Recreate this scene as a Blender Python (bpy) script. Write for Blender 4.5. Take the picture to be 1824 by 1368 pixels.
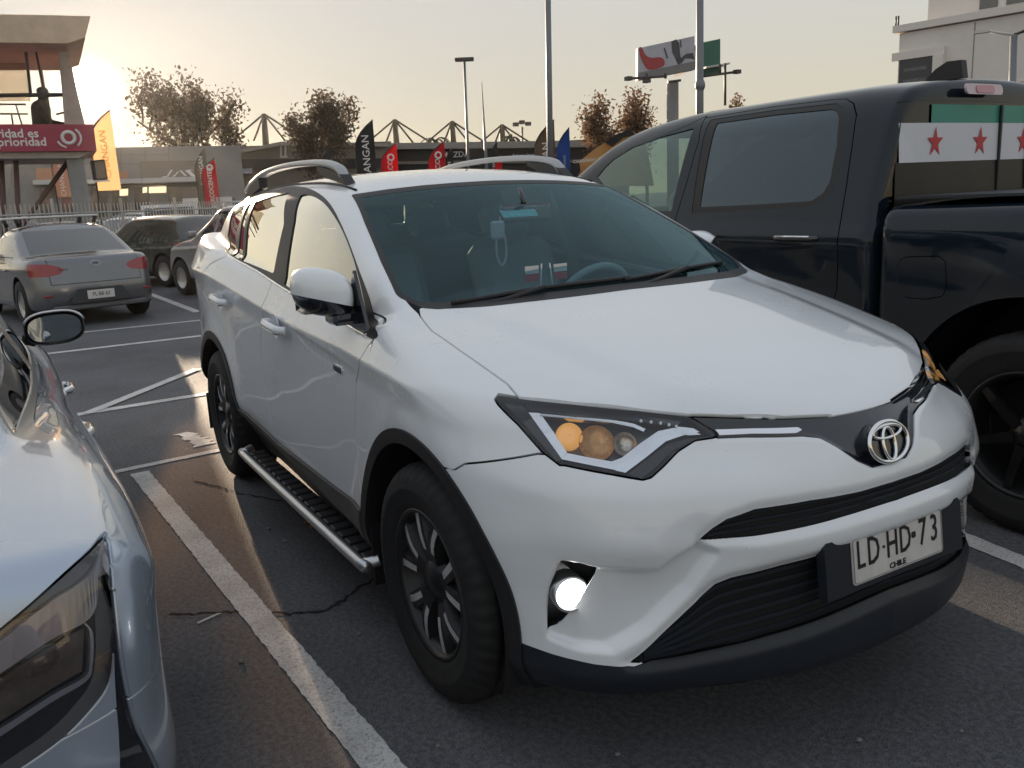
import bpy, bmesh, math, random, time
import numpy as np
from mathutils import Vector, Matrix
T0=time.time()
sc=bpy.context.scene
for o in list(bpy.data.objects): bpy.data.objects.remove(o)
# ---------------------------------------------------------------- camera
R_=math.radians
CP=np.array([2.161,-1.8186,1.4575]);CYAW,CPIT,CROLL,CF=R_(149.881),R_(-12.2326),R_(-2.798),1519.15
CFW=np.array([math.cos(CYAW)*math.cos(CPIT),math.sin(CYAW)*math.cos(CPIT),math.sin(CPIT)])
_R=np.cross(CFW,[0,0,1]);_R/=np.linalg.norm(_R);_U=np.cross(_R,CFW)
CR=_R*math.cos(CROLL)+_U*math.sin(CROLL);CU=-_R*math.sin(CROLL)+_U*math.cos(CROLL)
cam=bpy.data.cameras.new('camera');camo=bpy.data.objects.new('camera',cam);sc.collection.objects.link(camo)
camo.matrix_world=Matrix([[CR[0],CU[0],-CFW[0],CP[0]],[CR[1],CU[1],-CFW[1],CP[1]],[CR[2],CU[2],-CFW[2],CP[2]],[0,0,0,1]])
cam.sensor_width=36;cam.lens=CF/1824*36;cam.clip_start=.05;cam.clip_end=3000
sc.camera=camo
# ---------------------------------------------------------------- sky and sun
_d=CFW+CR*(155-912)/CF+CU*(684-163)/CF;_d=_d/np.linalg.norm(_d)      # where the photograph shows the sun
SUN_AZ,SUN_EL=math.atan2(_d[1],_d[0]),math.asin(_d[2])
SUNV=Vector((math.cos(SUN_AZ)*math.cos(SUN_EL),math.sin(SUN_AZ)*math.cos(SUN_EL),math.sin(SUN_EL)))
w=bpy.data.worlds.new('World');sc.world=w;w.use_nodes=True
nt=w.node_tree;nt.nodes.clear()
def N(t,**k):
    n=nt.nodes.new(t)
    for a,b in k.items(): setattr(n,a,b)
    return n
out=N('ShaderNodeOutputWorld');bg=N('ShaderNodeBackground');sky=N('ShaderNodeTexSky',sky_type='NISHITA',sun_disc=False)
sky.sun_elevation=SUN_EL;sky.sun_rotation=math.pi/2-SUN_AZ;sky.altitude=500;sky.air_density=1.0;sky.dust_density=3.0;sky.ozone_density=2.5
# the sky is evened out a little everywhere (thin high haze): each channel raised to a power below one
sep=N('ShaderNodeSeparateColor');comb=N('ShaderNodeCombineColor');nt.links.new(sky.outputs[0],sep.inputs[0])
SKY_POW=(.12,.17,.34);SKY_GAIN=(5.55,5.65,5.85);SKY_CAP=(1.06,1.05,1.02)
for i in range(3):
    p=N('ShaderNodeMath',operation='POWER');p.inputs[1].default_value=SKY_POW[i];m_=N('ShaderNodeMath',operation='MULTIPLY');m_.inputs[1].default_value=SKY_GAIN[i]
    nt.links.new(sep.outputs[i],p.inputs[0]);sm=N('ShaderNodeMath',operation='SMOOTH_MIN');sm.inputs[1].default_value=SKY_CAP[i];sm.inputs[2].default_value=.25;nt.links.new(p.outputs[0],sm.inputs[0]);nt.links.new(sm.outputs[0],m_.inputs[0]);nt.links.new(m_.outputs[0],comb.inputs[i])
# the bright rim of the sun itself
tc=N('ShaderNodeTexCoord');dot=N('ShaderNodeVectorMath',operation='DOT_PRODUCT');dot.inputs[1].default_value=SUNV
nrm=N('ShaderNodeVectorMath',operation='NORMALIZE');nt.links.new(tc.outputs['Generated'],nrm.inputs[0]);nt.links.new(nrm.outputs[0],dot.inputs[0])
cl=N('ShaderNodeMath',operation='MAXIMUM');cl.inputs[1].default_value=0;nt.links.new(dot.outputs['Value'],cl.inputs[0])
# evening colour all round the horizon, fading upward
sx=N('ShaderNodeSeparateXYZ');nt.links.new(nrm.outputs[0],sx.inputs[0]);z1=N('ShaderNodeMath',operation='SUBTRACT',use_clamp=True);z1.inputs[0].default_value=1;nt.links.new(sx.outputs[2],z1.inputs[1])
z2=N('ShaderNodeMath',operation='POWER');z2.inputs[1].default_value=8;nt.links.new(z1.outputs[0],z2.inputs[0]);wm=N('ShaderNodeMix',data_type='RGBA',blend_type='MULTIPLY');wm.inputs[7].default_value=(1.18,.98,.55,1)
nt.links.new(z2.outputs[0],wm.inputs[0]);nt.links.new(comb.outputs[0],wm.inputs[6])
acc=wm.outputs[2]
for pw,st,col in ((900,2.0,(1,.74,.42)),(9000,300,(1,.86,.6)),(90000,2500,(1,.92,.75))):
    p=N('ShaderNodeMath',operation='POWER');p.inputs[1].default_value=pw;nt.links.new(cl.outputs[0],p.inputs[0])
    s_=N('ShaderNodeVectorMath',operation='SCALE');s_.inputs[0].default_value=[c*st for c in col];nt.links.new(p.outputs[0],s_.inputs['Scale'])
    a_=N('ShaderNodeVectorMath',operation='ADD');nt.links.new(acc,a_.inputs[0]);nt.links.new(s_.outputs[0],a_.inputs[1]);acc=a_.outputs[0]
nt.links.new(acc,bg.inputs[0]);bg.inputs[1].default_value=.05;nt.links.new(bg.outputs[0],out.inputs[0])
sl=bpy.data.lights.new('sun','SUN');sl.energy=4.5;sl.angle=R_(.53);sl.color=(1,.78,.56)
so=bpy.data.objects.new('sun',sl);sc.collection.objects.link(so);so.rotation_euler=(-SUNV).to_track_quat('-Z','Y').to_euler()
vs=sc.view_settings;vs.view_transform='Standard';vs.look='None';vs.gamma=1;vs.use_curve_mapping=False;vs.exposure=1.1
sc.cycles.max_bounces=8;sc.cycles.transparent_max_bounces=16;sc.cycles.use_denoising=True;sc.cycles.caustics_reflective=False;sc.cycles.caustics_refractive=False
sc.cycles.sample_clamp_indirect=6
# ---------------------------------------------------------------- blender helpers
COL=sc.collection
MATS={}
def mat(name,col,rough=.5,metal=0.,spec=.5,coat=0.,coat_r=.03,emit=None,es=0,trans=0.,ior=1.45,alpha=1.,vary=0.,vscale=8.,bump=0.,bscale=200.,rvary=0.,dirt=None):
    if name in MATS: return MATS[name]
    m=bpy.data.materials.new(name);m.use_nodes=True;t=m.node_tree;b=t.nodes['Principled BSDF'];I=b.inputs
    c=tuple(col)+(1,) if len(col)==3 else col
    I['Base Color'].default_value=c;I['Roughness'].default_value=rough;I['Metallic'].default_value=metal;I['Specular IOR Level'].default_value=spec
    I['Coat Weight'].default_value=coat;I['Coat Roughness'].default_value=coat_r;I['IOR'].default_value=ior;I['Transmission Weight'].default_value=trans;I['Alpha'].default_value=alpha
    if emit: I['Emission Color'].default_value=tuple(emit)+(1,);I['Emission Strength'].default_value=es
    if vary or rvary or bump or dirt:
        tc=t.nodes.new('ShaderNodeTexCoord')
    if vary or rvary or dirt:
        nz=t.nodes.new('ShaderNodeTexNoise');nz.inputs['Scale'].default_value=vscale;nz.inputs['Detail'].default_value=6;nz.inputs['Roughness'].default_value=.65
        t.links.new(tc.outputs['Object'],nz.inputs['Vector'])
    src=None
    if vary:
        r=t.nodes.new('ShaderNodeMapRange');r.inputs[1].default_value=.3;r.inputs[2].default_value=.7;r.inputs[3].default_value=1-vary;r.inputs[4].default_value=1+vary
        t.links.new(nz.outputs['Fac'],r.inputs[0]);mx=t.nodes.new('ShaderNodeVectorMath');mx.operation='SCALE';mx.inputs[0].default_value=c[:3]
        t.links.new(r.outputs[0],mx.inputs['Scale']);t.links.new(mx.outputs[0],I['Base Color'])
    if rvary:
        r=t.nodes.new('ShaderNodeMapRange');r.inputs[1].default_value=.3;r.inputs[2].default_value=.7;r.inputs[3].default_value=max(0,rough-rvary);r.inputs[4].default_value=rough+rvary
        t.links.new(nz.outputs['Fac'],r.inputs[0]);t.links.new(r.outputs[0],I['Roughness'])
    if bump:
        n2=t.nodes.new('ShaderNodeTexNoise');n2.inputs['Scale'].default_value=bscale;n2.inputs['Detail'].default_value=3;t.links.new(tc.outputs['Object'],n2.inputs['Vector'])
        bp=t.nodes.new('ShaderNodeBump');bp.inputs['Strength'].default_value=bump;bp.inputs['Distance'].default_value=.002;t.links.new(n2.outputs['Fac'],bp.inputs['Height']);t.links.new(bp.outputs[0],I['Normal'])
    MATS[name]=m;return m
def glassmat(name,tint=(.5,.6,.6),refl=1.0,rough=.0,rcol=(1,1,1)):
    # thin automotive glass: sees through with a tint, mirrors by Fresnel
    if name in MATS: return MATS[name]
    m=bpy.data.materials.new(name);m.use_nodes=True;t=m.node_tree;t.nodes.clear()
    o=t.nodes.new('ShaderNodeOutputMaterial');tr=t.nodes.new('ShaderNodeBsdfTransparent');tr.inputs[0].default_value=tuple(tint)+(1,)
    g=t.nodes.new('ShaderNodeBsdfGlossy');g.inputs['Roughness'].default_value=rough;g.inputs[0].default_value=tuple(rcol)+(1,)
    f=t.nodes.new('ShaderNodeFresnel');f.inputs[0].default_value=1.52;mu=t.nodes.new('ShaderNodeMath');mu.operation='MULTIPLY';mu.use_clamp=True;mu.inputs[1].default_value=1.7*refl
    mx=t.nodes.new('ShaderNodeMixShader');t.links.new(f.outputs[0],mu.inputs[0]);t.links.new(mu.outputs[0],mx.inputs[0]);t.links.new(tr.outputs[0],mx.inputs[1]);t.links.new(g.outputs[0],mx.inputs[2]);t.links.new(mx.outputs[0],o.inputs[0])
    MATS[name]=m;return m
def tag(o,label=None,cat=None,group=None,kind=None):
    if label: o['label']=label
    if cat: o['category']=cat
    if group: o['group']=group
    if kind: o['kind']=kind
    return o
def empty(name,loc=(0,0,0),rz=0.,parent=None):
    o=bpy.data.objects.new(name,None);o.empty_display_size=.2;COL.objects.link(o);o.location=loc;o.rotation_euler=(0,0,rz);o.parent=parent;return o
def link(name,me,m,parent=None):
    o=bpy.data.objects.new(name,me);COL.objects.link(o)
    if m is not None:
        for q in (m if isinstance(m,(list,tuple)) else [m]): me.materials.append(q)
    o.parent=parent;return o
def fromM(name,m,mt,parent=None,normals=True):
    me=bpy.data.meshes.new(name);nv,nt_=len(m.V),len(m.T)
    me.vertices.add(nv);me.vertices.foreach_set('co',m.V.astype(np.float32).ravel())
    me.loops.add(nt_*3);me.loops.foreach_set('vertex_index',m.T.astype(np.int32).ravel())
    me.polygons.add(nt_);me.polygons.foreach_set('loop_start',np.arange(0,nt_*3,3,dtype=np.int32))
    me.update(calc_edges=True)
    me.polygons.foreach_set('use_smooth',np.ones(nt_,bool))
    if normals and nv: me.attributes.new('custom_normal','FLOAT_VECTOR','POINT').data.foreach_set('vector',m.N.astype(np.float32).ravel());me.update()
    return link(name,me,mt,parent)
class MB:
    def __init__(s): s.v=[];s.f=[];s.sm=[]
    def add(s,vs,fs,sm=False):
        o=len(s.v);s.v+=[tuple(float(a) for a in p) for p in vs];s.f+=[tuple(i+o for i in f) for f in fs];s.sm+=[sm]*len(fs);return s
    def box(s,c,d,rot=None,bev=0.):
        hx,hy,hz=d[0]/2,d[1]/2,d[2]/2;c=np.array(c,float);Rm=np.eye(3) if rot is None else np.asarray(rot)
        if bev<=0:
            p=[c+Rm@np.array([x*hx,y*hy,z*hz]) for x in (-1,1) for y in (-1,1) for z in (-1,1)]
            return s.add(p,[(0,1,3,2),(4,6,7,5),(0,4,5,1),(2,3,7,6),(0,2,6,4),(1,5,7,3)])
        b=min(bev,hx*.9,hy*.9,hz*.9);P={};vs=[]
        for x in (-1,1):
            for y in (-1,1):
                for z in (-1,1):
                    for a in range(3):
                        q=np.array([x*(hx-b),y*(hy-b),z*(hz-b)]);q[a]=[x*hx,y*hy,z*hz][a];P[x,y,z,a]=len(vs);vs.append(c+Rm@q)
        fs=[]
        for a in range(3):
            b1,c1=(a+1)%3,(a+2)%3
            for sg in (-1,1):
                L=[]
                for u,w_ in ((-1,-1),(1,-1),(1,1),(-1,1)):
                    k=[0,0,0];k[a]=sg;k[b1]=u;k[c1]=w_;L.append(P[k[0],k[1],k[2],a])
                fs.append(tuple(L if sg>0 else L[::-1]))
            for u in (-1,1):
                for w_ in (-1,1):
                    k0=[0,0,0];k1=[0,0,0];k0[b1]=u;k0[c1]=w_;k1[b1]=u;k1[c1]=w_;k0[a]=-1;k1[a]=1
                    L=[P[(*k0,b1)],P[(*k1,b1)],P[(*k1,c1)],P[(*k0,c1)]];fs.append(tuple(L if u*w_<0 else L[::-1]))
        for x in (-1,1):
            for y in (-1,1):
                for z in (-1,1):
                    L=[P[x,y,z,0],P[x,y,z,1],P[x,y,z,2]];fs.append(tuple(L if x*y*z>0 else L[::-1]))
        return s.add(vs,fs)
    def tube(s,pts,r,n=10,caps=True,sm=True):
        pts=[np.array(p,float) for p in pts];rs=r if isinstance(r,(list,tuple,np.ndarray)) else [r]*len(pts)
        ref=None;rings=[]
        for i,p in enumerate(pts):
            t=pts[min(i+1,len(pts)-1)]-pts[max(i-1,0)];t=t/(np.linalg.norm(t)+1e-12)
            if ref is None: ref=np.array([0,0,1.]) if abs(t[2])<.9 else np.array([1.,0,0])
            a=np.cross(t,ref);a/=np.linalg.norm(a)+1e-12;b=np.cross(a,t);ref=b
            rings.append([p+rs[i]*(a*math.cos(2*math.pi*k/n)+b*math.sin(2*math.pi*k/n)) for k in range(n)])
        vs=[q for rg in rings for q in rg];fs=[]
        for i in range(len(pts)-1):
            for k in range(n): fs.append((i*n+(k+1)%n,i*n+k,(i+1)*n+k,(i+1)*n+(k+1)%n))
        s.add(vs,fs,sm)
        if caps:
            o=len(s.v)-len(vs);s.f+=[tuple(o+k for k in range(n)),tuple(o+(len(pts)-1)*n+k for k in range(n))[::-1]];s.sm+=[False,False]
        return s
    def lathe(s,prof,c=(0,0,0),axis=(0,0,1),n=24,sm=True,close=False):
        ax=np.array(axis,float);ax/=np.linalg.norm(ax);ref=np.array([1.,0,0]) if abs(ax[0])<.9 else np.array([0,0,1.])
        a=np.cross(ax,ref);a/=np.linalg.norm(a);b=np.cross(ax,a);c=np.array(c,float);vs=[]
        for (r,h) in prof:
            for k in range(n): vs.append(c+ax*h+r*(a*math.cos(2*math.pi*k/n)+b*math.sin(2*math.pi*k/n)))
        fs=[];m=len(prof)
        for i in range(m if close else m-1):
            j=(i+1)%m
            for k in range(n): fs.append((i*n+k,i*n+(k+1)%n,j*n+(k+1)%n,j*n+k))
        return s.add(vs,fs,sm)
    def prism(s,poly,h0,h1,fr=None,sm=False):    # polygon in plane a,b extruded along c ; fr=(origin,a,b,c)
        o,a,b,c=fr if fr else ((0,0,0),(1,0,0),(0,1,0),(0,0,1));o,a,b,c=[np.array(q,float) for q in (o,a,b,c)];n=len(poly)
        vs=[o+a*p[0]+b*p[1]+c*h0 for p in poly]+[o+a*p[0]+b*p[1]+c*h1 for p in poly]
        fs=[tuple(range(n))[::-1],tuple(range(n,2*n))];s.add(vs,fs,False);q=len(s.v)-2*n
        for i in range(n): s.f.append((q+i,q+(i+1)%n,q+n+(i+1)%n,q+n+i));s.sm.append(sm)
        return s
    def build(s,name,m,parent=None,auto=True):
        me=bpy.data.meshes.new(name);me.from_pydata(s.v,[],s.f);me.polygons.foreach_set('use_smooth',s.sm);me.update()
        return link(name,me,m,parent)
def fix_normals(o):
    bm=bmesh.new();bm.from_mesh(o.data);bmesh.ops.recalc_face_normals(bm,faces=bm.faces);bm.to_mesh(o.data);bm.free();return o
def text(name,body,size,loc,xdir,updir,m,parent=None,ext=.001,bold=0.,align='CENTER',sx=1.,shear=0.):
    cu=bpy.data.curves.new(name,'FONT');cu.body=body;cu.size=size;cu.extrude=ext;cu.offset=bold;cu.align_x=align;cu.align_y='CENTER';cu.shear=shear;cu.resolution_u=2
    tmp=bpy.data.objects.new('tmp',cu);COL.objects.link(tmp);dg=bpy.context.evaluated_depsgraph_get();me=bpy.data.meshes.new_from_object(tmp.evaluated_get(dg));bpy.data.objects.remove(tmp);bpy.data.curves.remove(cu)
    x=Vector(xdir).normalized();u=Vector(updir);u=(u-x*u.dot(x)).normalized();n=x.cross(u)
    me.transform(Matrix.Scale(sx,4,(1,0,0)))
    me.transform(Matrix([[x[0],u[0],n[0],loc[0]],[x[1],u[1],n[1],loc[1]],[x[2],u[2],n[2],loc[2]],[0,0,0,1]]))
    me.name=name;me.materials.clear();return link(name,me,m,parent)
def copytree(o,parent=None):
    c=o.copy();COL.objects.link(c);c.parent=parent
    for ch in list(o.children): copytree(ch,c)
    return c
# ---------------------------------------------------------------- numeric helpers
def ray(x,y):
    d=CFW+CR*(x-912)/CF+CU*(684-y)/CF
    return d/np.linalg.norm(d)
def on_plane(px,py,p0,n):
    d=ray(px,py);n=np.asarray(n,float);return CP+d*((np.asarray(p0,float)-CP)@n/(d@n))
def gnd(px,py,z=0.): return on_plane(px,py,(0,0,z),(0,0,1))
def onY(px,py,Yv): return on_plane(px,py,(0,Yv,0),(0,1,0))
def at_dist(px,py,D):
    d=ray(px,py);return CP+d*D/math.hypot(d[0],d[1])
def smax(a,b,k):
    h=np.clip(.5+.5*(a-b)/k,0,1);return b+(a-b)*h+k*h*(1-h)
def smin(a,b,k): return -smax(-a,-b,k)
def sstep(a,b,x):
    t=np.clip((x-a)/(b-a),0,1);return t*t*(3-2*t)
def pchip(xs,ys):
    x=np.asarray(xs,float);y=np.asarray(ys,float);h=np.diff(x);d=np.diff(y)/h
    m=np.zeros_like(y)
    for i in range(1,len(x)-1):
        if d[i-1]*d[i]>0:
            w1=2*h[i]+h[i-1];w2=h[i]+2*h[i-1];m[i]=(w1+w2)/(w1/d[i-1]+w2/d[i])
    m[0]=d[0];m[-1]=d[-1]
    def f(q):
        q=np.asarray(q,float);qq=np.clip(q,x[0],x[-1]);i=np.clip(np.searchsorted(x,qq)-1,0,len(x)-2)
        t=(qq-x[i])/h[i];t2=t*t;t3=t2*t
        return (2*t3-3*t2+1)*y[i]+(t3-2*t2+t)*h[i]*m[i]+(-2*t3+3*t2)*y[i+1]+(t3-t2)*h[i]*m[i+1]
    return f
def C(*p):
    f=pchip([a for a,b in p],[b for a,b in p]);xs=np.linspace(p[0][0],p[-1][0],1500);ys=f(xs)
    return lambda q:np.interp(q,xs,ys)
class Tab:
    def __init__(s,a0,a1,b0,b1,st,fn,blur=0):
        na=int(round((a1-a0)/st))+1;nb=int(round((b1-b0)/st))+1
        A,B=np.meshgrid(a0+st*np.arange(na),b0+st*np.arange(nb),indexing='ij')
        s.a0,s.b0,s.st=a0,b0,st;v=fn(A,B).astype(float)
        for _ in range(blur):
            p=np.pad(v,1,mode='edge');v=(p[:-2,1:-1]+p[2:,1:-1]+2*v)/4;p=np.pad(v,1,mode='edge');v=(p[1:-1,:-2]+p[1:-1,2:]+2*v)/4
        s.v=v
    def __call__(s,a,b):
        v=s.v;fa=np.clip((a-s.a0)/s.st,0,v.shape[0]-1.001);fb=np.clip((b-s.b0)/s.st,0,v.shape[1]-1.001)
        i=fa.astype(np.int32);j=fb.astype(np.int32);fa=fa-i;fb=fb-j
        return (v[i,j]*(1-fa)+v[i+1,j]*fa)*(1-fb)+(v[i,j+1]*(1-fa)+v[i+1,j+1]*fa)*fb
def sdf2(P,poly):
    P=np.asarray(P,float);poly=np.asarray(poly,float);d=np.full(len(P),1e9);s=np.zeros(len(P),bool);n=len(poly)
    for i in range(n):
        a=poly[i];b=poly[(i+1)%n];e=b-a;w=P-a
        t=np.clip((w@e)/max(e@e,1e-12),0,1);q=w-t[:,None]*e;d=np.minimum(d,(q*q).sum(1))
        c=((a[1]>P[:,1])!=(b[1]>P[:,1]))
        with np.errstate(divide='ignore',invalid='ignore'):
            xi=(b[0]-a[0])*(P[:,1]-a[1])/(b[1]-a[1])+a[0]
        s^=c&(P[:,0]<xi)
    d=np.sqrt(d);return np.where(s,-d,d)
def pline(P,line,closed=False):      # unsigned distance to a polyline
    P=np.asarray(P,float);L=np.asarray(line,float);d=np.full(len(P),1e9)
    for a,b in zip(L[:-1],L[1:]):
        e=b-a;w=P-a;t=np.clip((w@e)/max(e@e,1e-12),0,1);q=w-t[:,None]*e;d=np.minimum(d,(q*q).sum(1))
    return np.sqrt(d)
def smooth_poly(poly,n=6,closed=True):
    p=np.asarray(poly,float);N=len(p);out=[]
    for i in range(N if closed else N-1):
        p0,p1,p2,p3=(p[(i-1)%N],p[i],p[(i+1)%N],p[(i+2)%N]) if closed else (p[max(i-1,0)],p[i],p[i+1],p[min(i+2,N-1)])
        for k in range(n):
            t=k/n;out.append(.5*((2*p1)+(-p0+p2)*t+(2*p0-5*p1+4*p2-p3)*t*t+(-p0+3*p1-3*p2+p3)*t**3))
    if not closed: out.append(p[-1])
    return np.array(out)
class M:                                  # light mesh: vertices, normals, triangles
    def __init__(s,V,N,T): s.V,s.N,s.T=V,N,T
    def clean(s):
        u,inv=np.unique(s.T.ravel(),return_inverse=True);return M(s.V[u],s.N[u],inv.reshape(-1,3))
    def off(s,d): return M(s.V+s.N*d,s.N,s.T)
    def mirror(s):
        f=np.array([1,-1,1.]);return M(s.V*f,s.N*f,s.T[:,::-1])
    def both(s): return join([s,s.mirror()],weld=True)
def join(ms,weld=False):
    ms=[m for m in ms if len(m.T)];V=np.vstack([m.V for m in ms]);N=np.vstack([m.N for m in ms]);T=[];o=0
    for m in ms: T.append(m.T+o);o+=len(m.V)
    T=np.vstack(T)
    if weld:
        k=np.round(V*20000).astype(np.int64);_,ix,inv=np.unique(k,axis=0,return_index=True,return_inverse=True);inv=inv.ravel()
        V=V[ix];N=N[ix];T=inv[T];T=T[(T[:,0]!=T[:,1])&(T[:,1]!=T[:,2])&(T[:,0]!=T[:,2])]
    return M(V,N,T)
def split(m,phi):                         # -> (phi<0 part, phi>=0 part), cut along phi=0
    T=m.T;neg=phi<0;c=neg[T].sum(1)
    ins=[T[c==3]];out=[T[c==0]];mix=T[(c==1)|(c==2)]
    if len(mix)==0: return M(m.V,m.N,ins[0]).clean() if len(ins[0]) else M(m.V[:0],m.N[:0],T[:0]),M(m.V,m.N,out[0]).clean() if len(out[0]) else M(m.V[:0],m.N[:0],T[:0])
    cm=neg[mix].sum(1);lone=np.where(cm[:,None]==1,neg[mix],~neg[mix]);k=lone.argmax(1);r=np.arange(len(mix))
    a=mix[r,k];b=mix[r,(k+1)%3];cc=mix[r,(k+2)%3]
    E=np.vstack([np.stack([a,b],1),np.stack([a,cc],1)]);E.sort(axis=1)
    nv=len(m.V);ue,inv=np.unique(E,axis=0,return_inverse=True);inv=inv.ravel()
    p0,p1=phi[ue[:,0]],phi[ue[:,1]];t=np.clip(p0/(p0-p1),1e-4,1-1e-4)[:,None]
    V=np.vstack([m.V,m.V[ue[:,0]]*(1-t)+m.V[ue[:,1]]*t]);Nn=m.N[ue[:,0]]*(1-t)+m.N[ue[:,1]]*t;Nn/=np.linalg.norm(Nn,axis=1)[:,None]+1e-12
    N=np.vstack([m.N,Nn]);ab=nv+inv[:len(mix)];ac=nv+inv[len(mix):]
    tip=np.stack([a,ab,ac],1);q1=np.stack([ab,b,cc],1);q2=np.stack([ab,cc,ac],1);li=cm==1
    ins+=[tip[li],q1[~li],q2[~li]];out+=[tip[~li],q1[li],q2[li]]
    return M(V,N,np.vstack(ins)).clean(),M(V,N,np.vstack(out)).clean()
def rim(m,depth,edge_n=True):             # adds a turned-in edge strip along open borders (not along y=0)
    T=m.T;E=np.vstack([T[:,[0,1]],T[:,[1,2]],T[:,[2,0]]]);k=np.sort(E,1);_,ix,cn=np.unique(k,axis=0,return_index=True,return_counts=True)
    B=E[ix[cn==1]]
    B=B[~((np.abs(m.V[B[:,0],1])<2e-4)&(np.abs(m.V[B[:,1],1])<2e-4))]
    if len(B)==0: return m
    n=len(m.V);u,inv=np.unique(B.ravel(),return_inverse=True);inv=inv.reshape(-1,2);nu=len(u)
    e=m.V[B[:,1]]-m.V[B[:,0]];fn=np.cross(e,m.N[B[:,0]]);fn/=np.linalg.norm(fn,axis=1)[:,None]+1e-12
    RN=np.zeros((nu,3));np.add.at(RN,inv[:,0],fn);np.add.at(RN,inv[:,1],fn);RN/=np.linalg.norm(RN,axis=1)[:,None]+1e-12
    V=np.vstack([m.V,m.V[u],m.V[u]-m.N[u]*depth]);N=np.vstack([m.N,RN,RN])
    a=n+inv[:,0];b=n+inv[:,1];F=np.vstack([np.stack([b,a,a+nu],1),np.stack([b,a+nu,b+nu],1)])
    return M(V,N,np.vstack([T,F]))
def grad(F,P,h=.004):
    g=np.empty_like(P)
    for k in range(3):
        q=P.copy();q[:,k]+=h;a=F(q[:,0],q[:,1],q[:,2]);q[:,k]-=2*h;g[:,k]=(a-F(q[:,0],q[:,1],q[:,2]))/(2*h)
    return g
def nets(F,lo,hi,h,half=True,gh=.004,nsm=3,ngh=.011):    # surface nets of F=0 with projection; half: y<=0 only
    h=np.asarray(h,float)*np.ones(3);n=np.ceil((np.asarray(hi)-lo)/h).astype(int)+1
    ax=[lo[k]+h[k]*np.arange(n[k]) for k in range(3)]
    if half: ax[1]=h[1]/2-h[1]*np.arange(int(math.ceil(-lo[1]/h[1]))+2)[::-1]
    n=[len(a) for a in ax];val=np.empty(n,np.float32)
    ci=[np.minimum(np.arange(0,k+3,4),k-1) for k in n];CX,CY,CZ=np.meshgrid(*[ax[k][ci[k]] for k in range(3)],indexing='ij')
    cv=F(CX.ravel(),CY.ravel(),CZ.ravel()).reshape(CX.shape).astype(np.float32)
    ni=[np.minimum((np.arange(k)+2)//4,len(ci[j])-1) for j,k in enumerate(n)]
    val[:]=cv[np.ix_(*ni)];near=np.argwhere(np.abs(val)<5.5*h.max())
    for i in range(0,len(near),500000):
        q=near[i:i+500000];val[q[:,0],q[:,1],q[:,2]]=F(ax[0][q[:,0]],ax[1][q[:,1]],ax[2][q[:,2]])
    s=val<0
    cnt=np.zeros([k-1 for k in n],np.int8)
    for a in (0,1):
        for b in (0,1):
            for c in (0,1): cnt+=s[a:n[0]-1+a,b:n[1]-1+b,c:n[2]-1+c]
    act=(cnt>0)&(cnt<8);I=np.argwhere(act);idx=np.full(act.shape,-1,np.int64);idx[act]=np.arange(len(I))
    acc=np.zeros((len(I),3));num=np.zeros(len(I))
    for a in range(3):
        for b in (0,1):
            for c in (0,1):
                o0=[0,0,0];o0[(a+1)%3]=b;o0[(a+2)%3]=c;o1=list(o0);o1[a]=1
                A=I+o0;B=I+o1;va=val[A[:,0],A[:,1],A[:,2]].astype(float);vb=val[B[:,0],B[:,1],B[:,2]].astype(float)
                m=(va<0)!=(vb<0);t=np.where(m,va/np.where(m,va-vb,1),0);p=np.array(o0,float)+0*t[:,None];p[:,a]+=t
                acc+=p*m[:,None];num+=m
    V=np.stack([ax[k][0]+h[k]*(I[:,k]+acc[:,k]/num) for k in range(3)],1)
    Q=[]
    for a in range(3):
        b,c=(a+1)%3,(a+2)%3;s0=[slice(None)]*3;s1=[slice(None)]*3;s0[a]=slice(0,-1);s1[a]=slice(1,None)
        ch=s[tuple(s0)]!=s[tuple(s1)];E=np.argwhere(ch);ok=(E[:,b]>0)&(E[:,c]>0)&(E[:,b]<n[b]-1)&(E[:,c]<n[c]-1);E=E[ok]
        def cell(db,dc):
            e=E.copy();e[:,b]-=db;e[:,c]-=dc;return idx[e[:,0],e[:,1],e[:,2]]
        q=np.stack([cell(1,1),cell(0,1),cell(0,0),cell(1,0)],1);fl=~s[E[:,0],E[:,1],E[:,2]];q[fl]=q[fl][:,::-1];Q.append(q)
    Q=np.vstack(Q);Q=Q[(Q>=0).all(1)]
    E0=np.vstack([Q[:,[0,1]],Q[:,[1,2]],Q[:,[2,3]],Q[:,[3,0]]]);dg=np.bincount(E0.ravel(),minlength=len(V)).astype(float)
    for it in range(6):
        if it<4:                              # spread the points evenly, then back onto the surface
            A=np.zeros_like(V)
            for c_ in range(3): A[:,c_]=np.bincount(E0[:,0],V[E0[:,1],c_],len(V))+np.bincount(E0[:,1],V[E0[:,0],c_],len(V))
            ok=dg>7.5;V=np.where(ok[:,None],.45*V+.55*A/np.maximum(dg,1)[:,None],V)
        v=F(V[:,0],V[:,1],V[:,2]);g=grad(F,V,gh);st=g*(v/np.maximum((g*g).sum(1),.05))[:,None]
        ln=np.linalg.norm(st,axis=1);st*=np.minimum(1,.6*h.max()/np.maximum(ln,1e-9))[:,None];V=V-st
        if half: mid=I[:,1]==act.shape[1]-1;V[mid,1]=0
    if half: Q=Q[~((I[Q][:,:,1]==act.shape[1]-1).all(1))] if False else Q
    N=grad(F,V,max(gh,ngh));
    if half: N[mid,1]=0
    N/=np.linalg.norm(N,axis=1)[:,None]+1e-12
    E_=np.vstack([Q[:,[0,1]],Q[:,[1,2]],Q[:,[2,3]],Q[:,[3,0]]])
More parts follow.
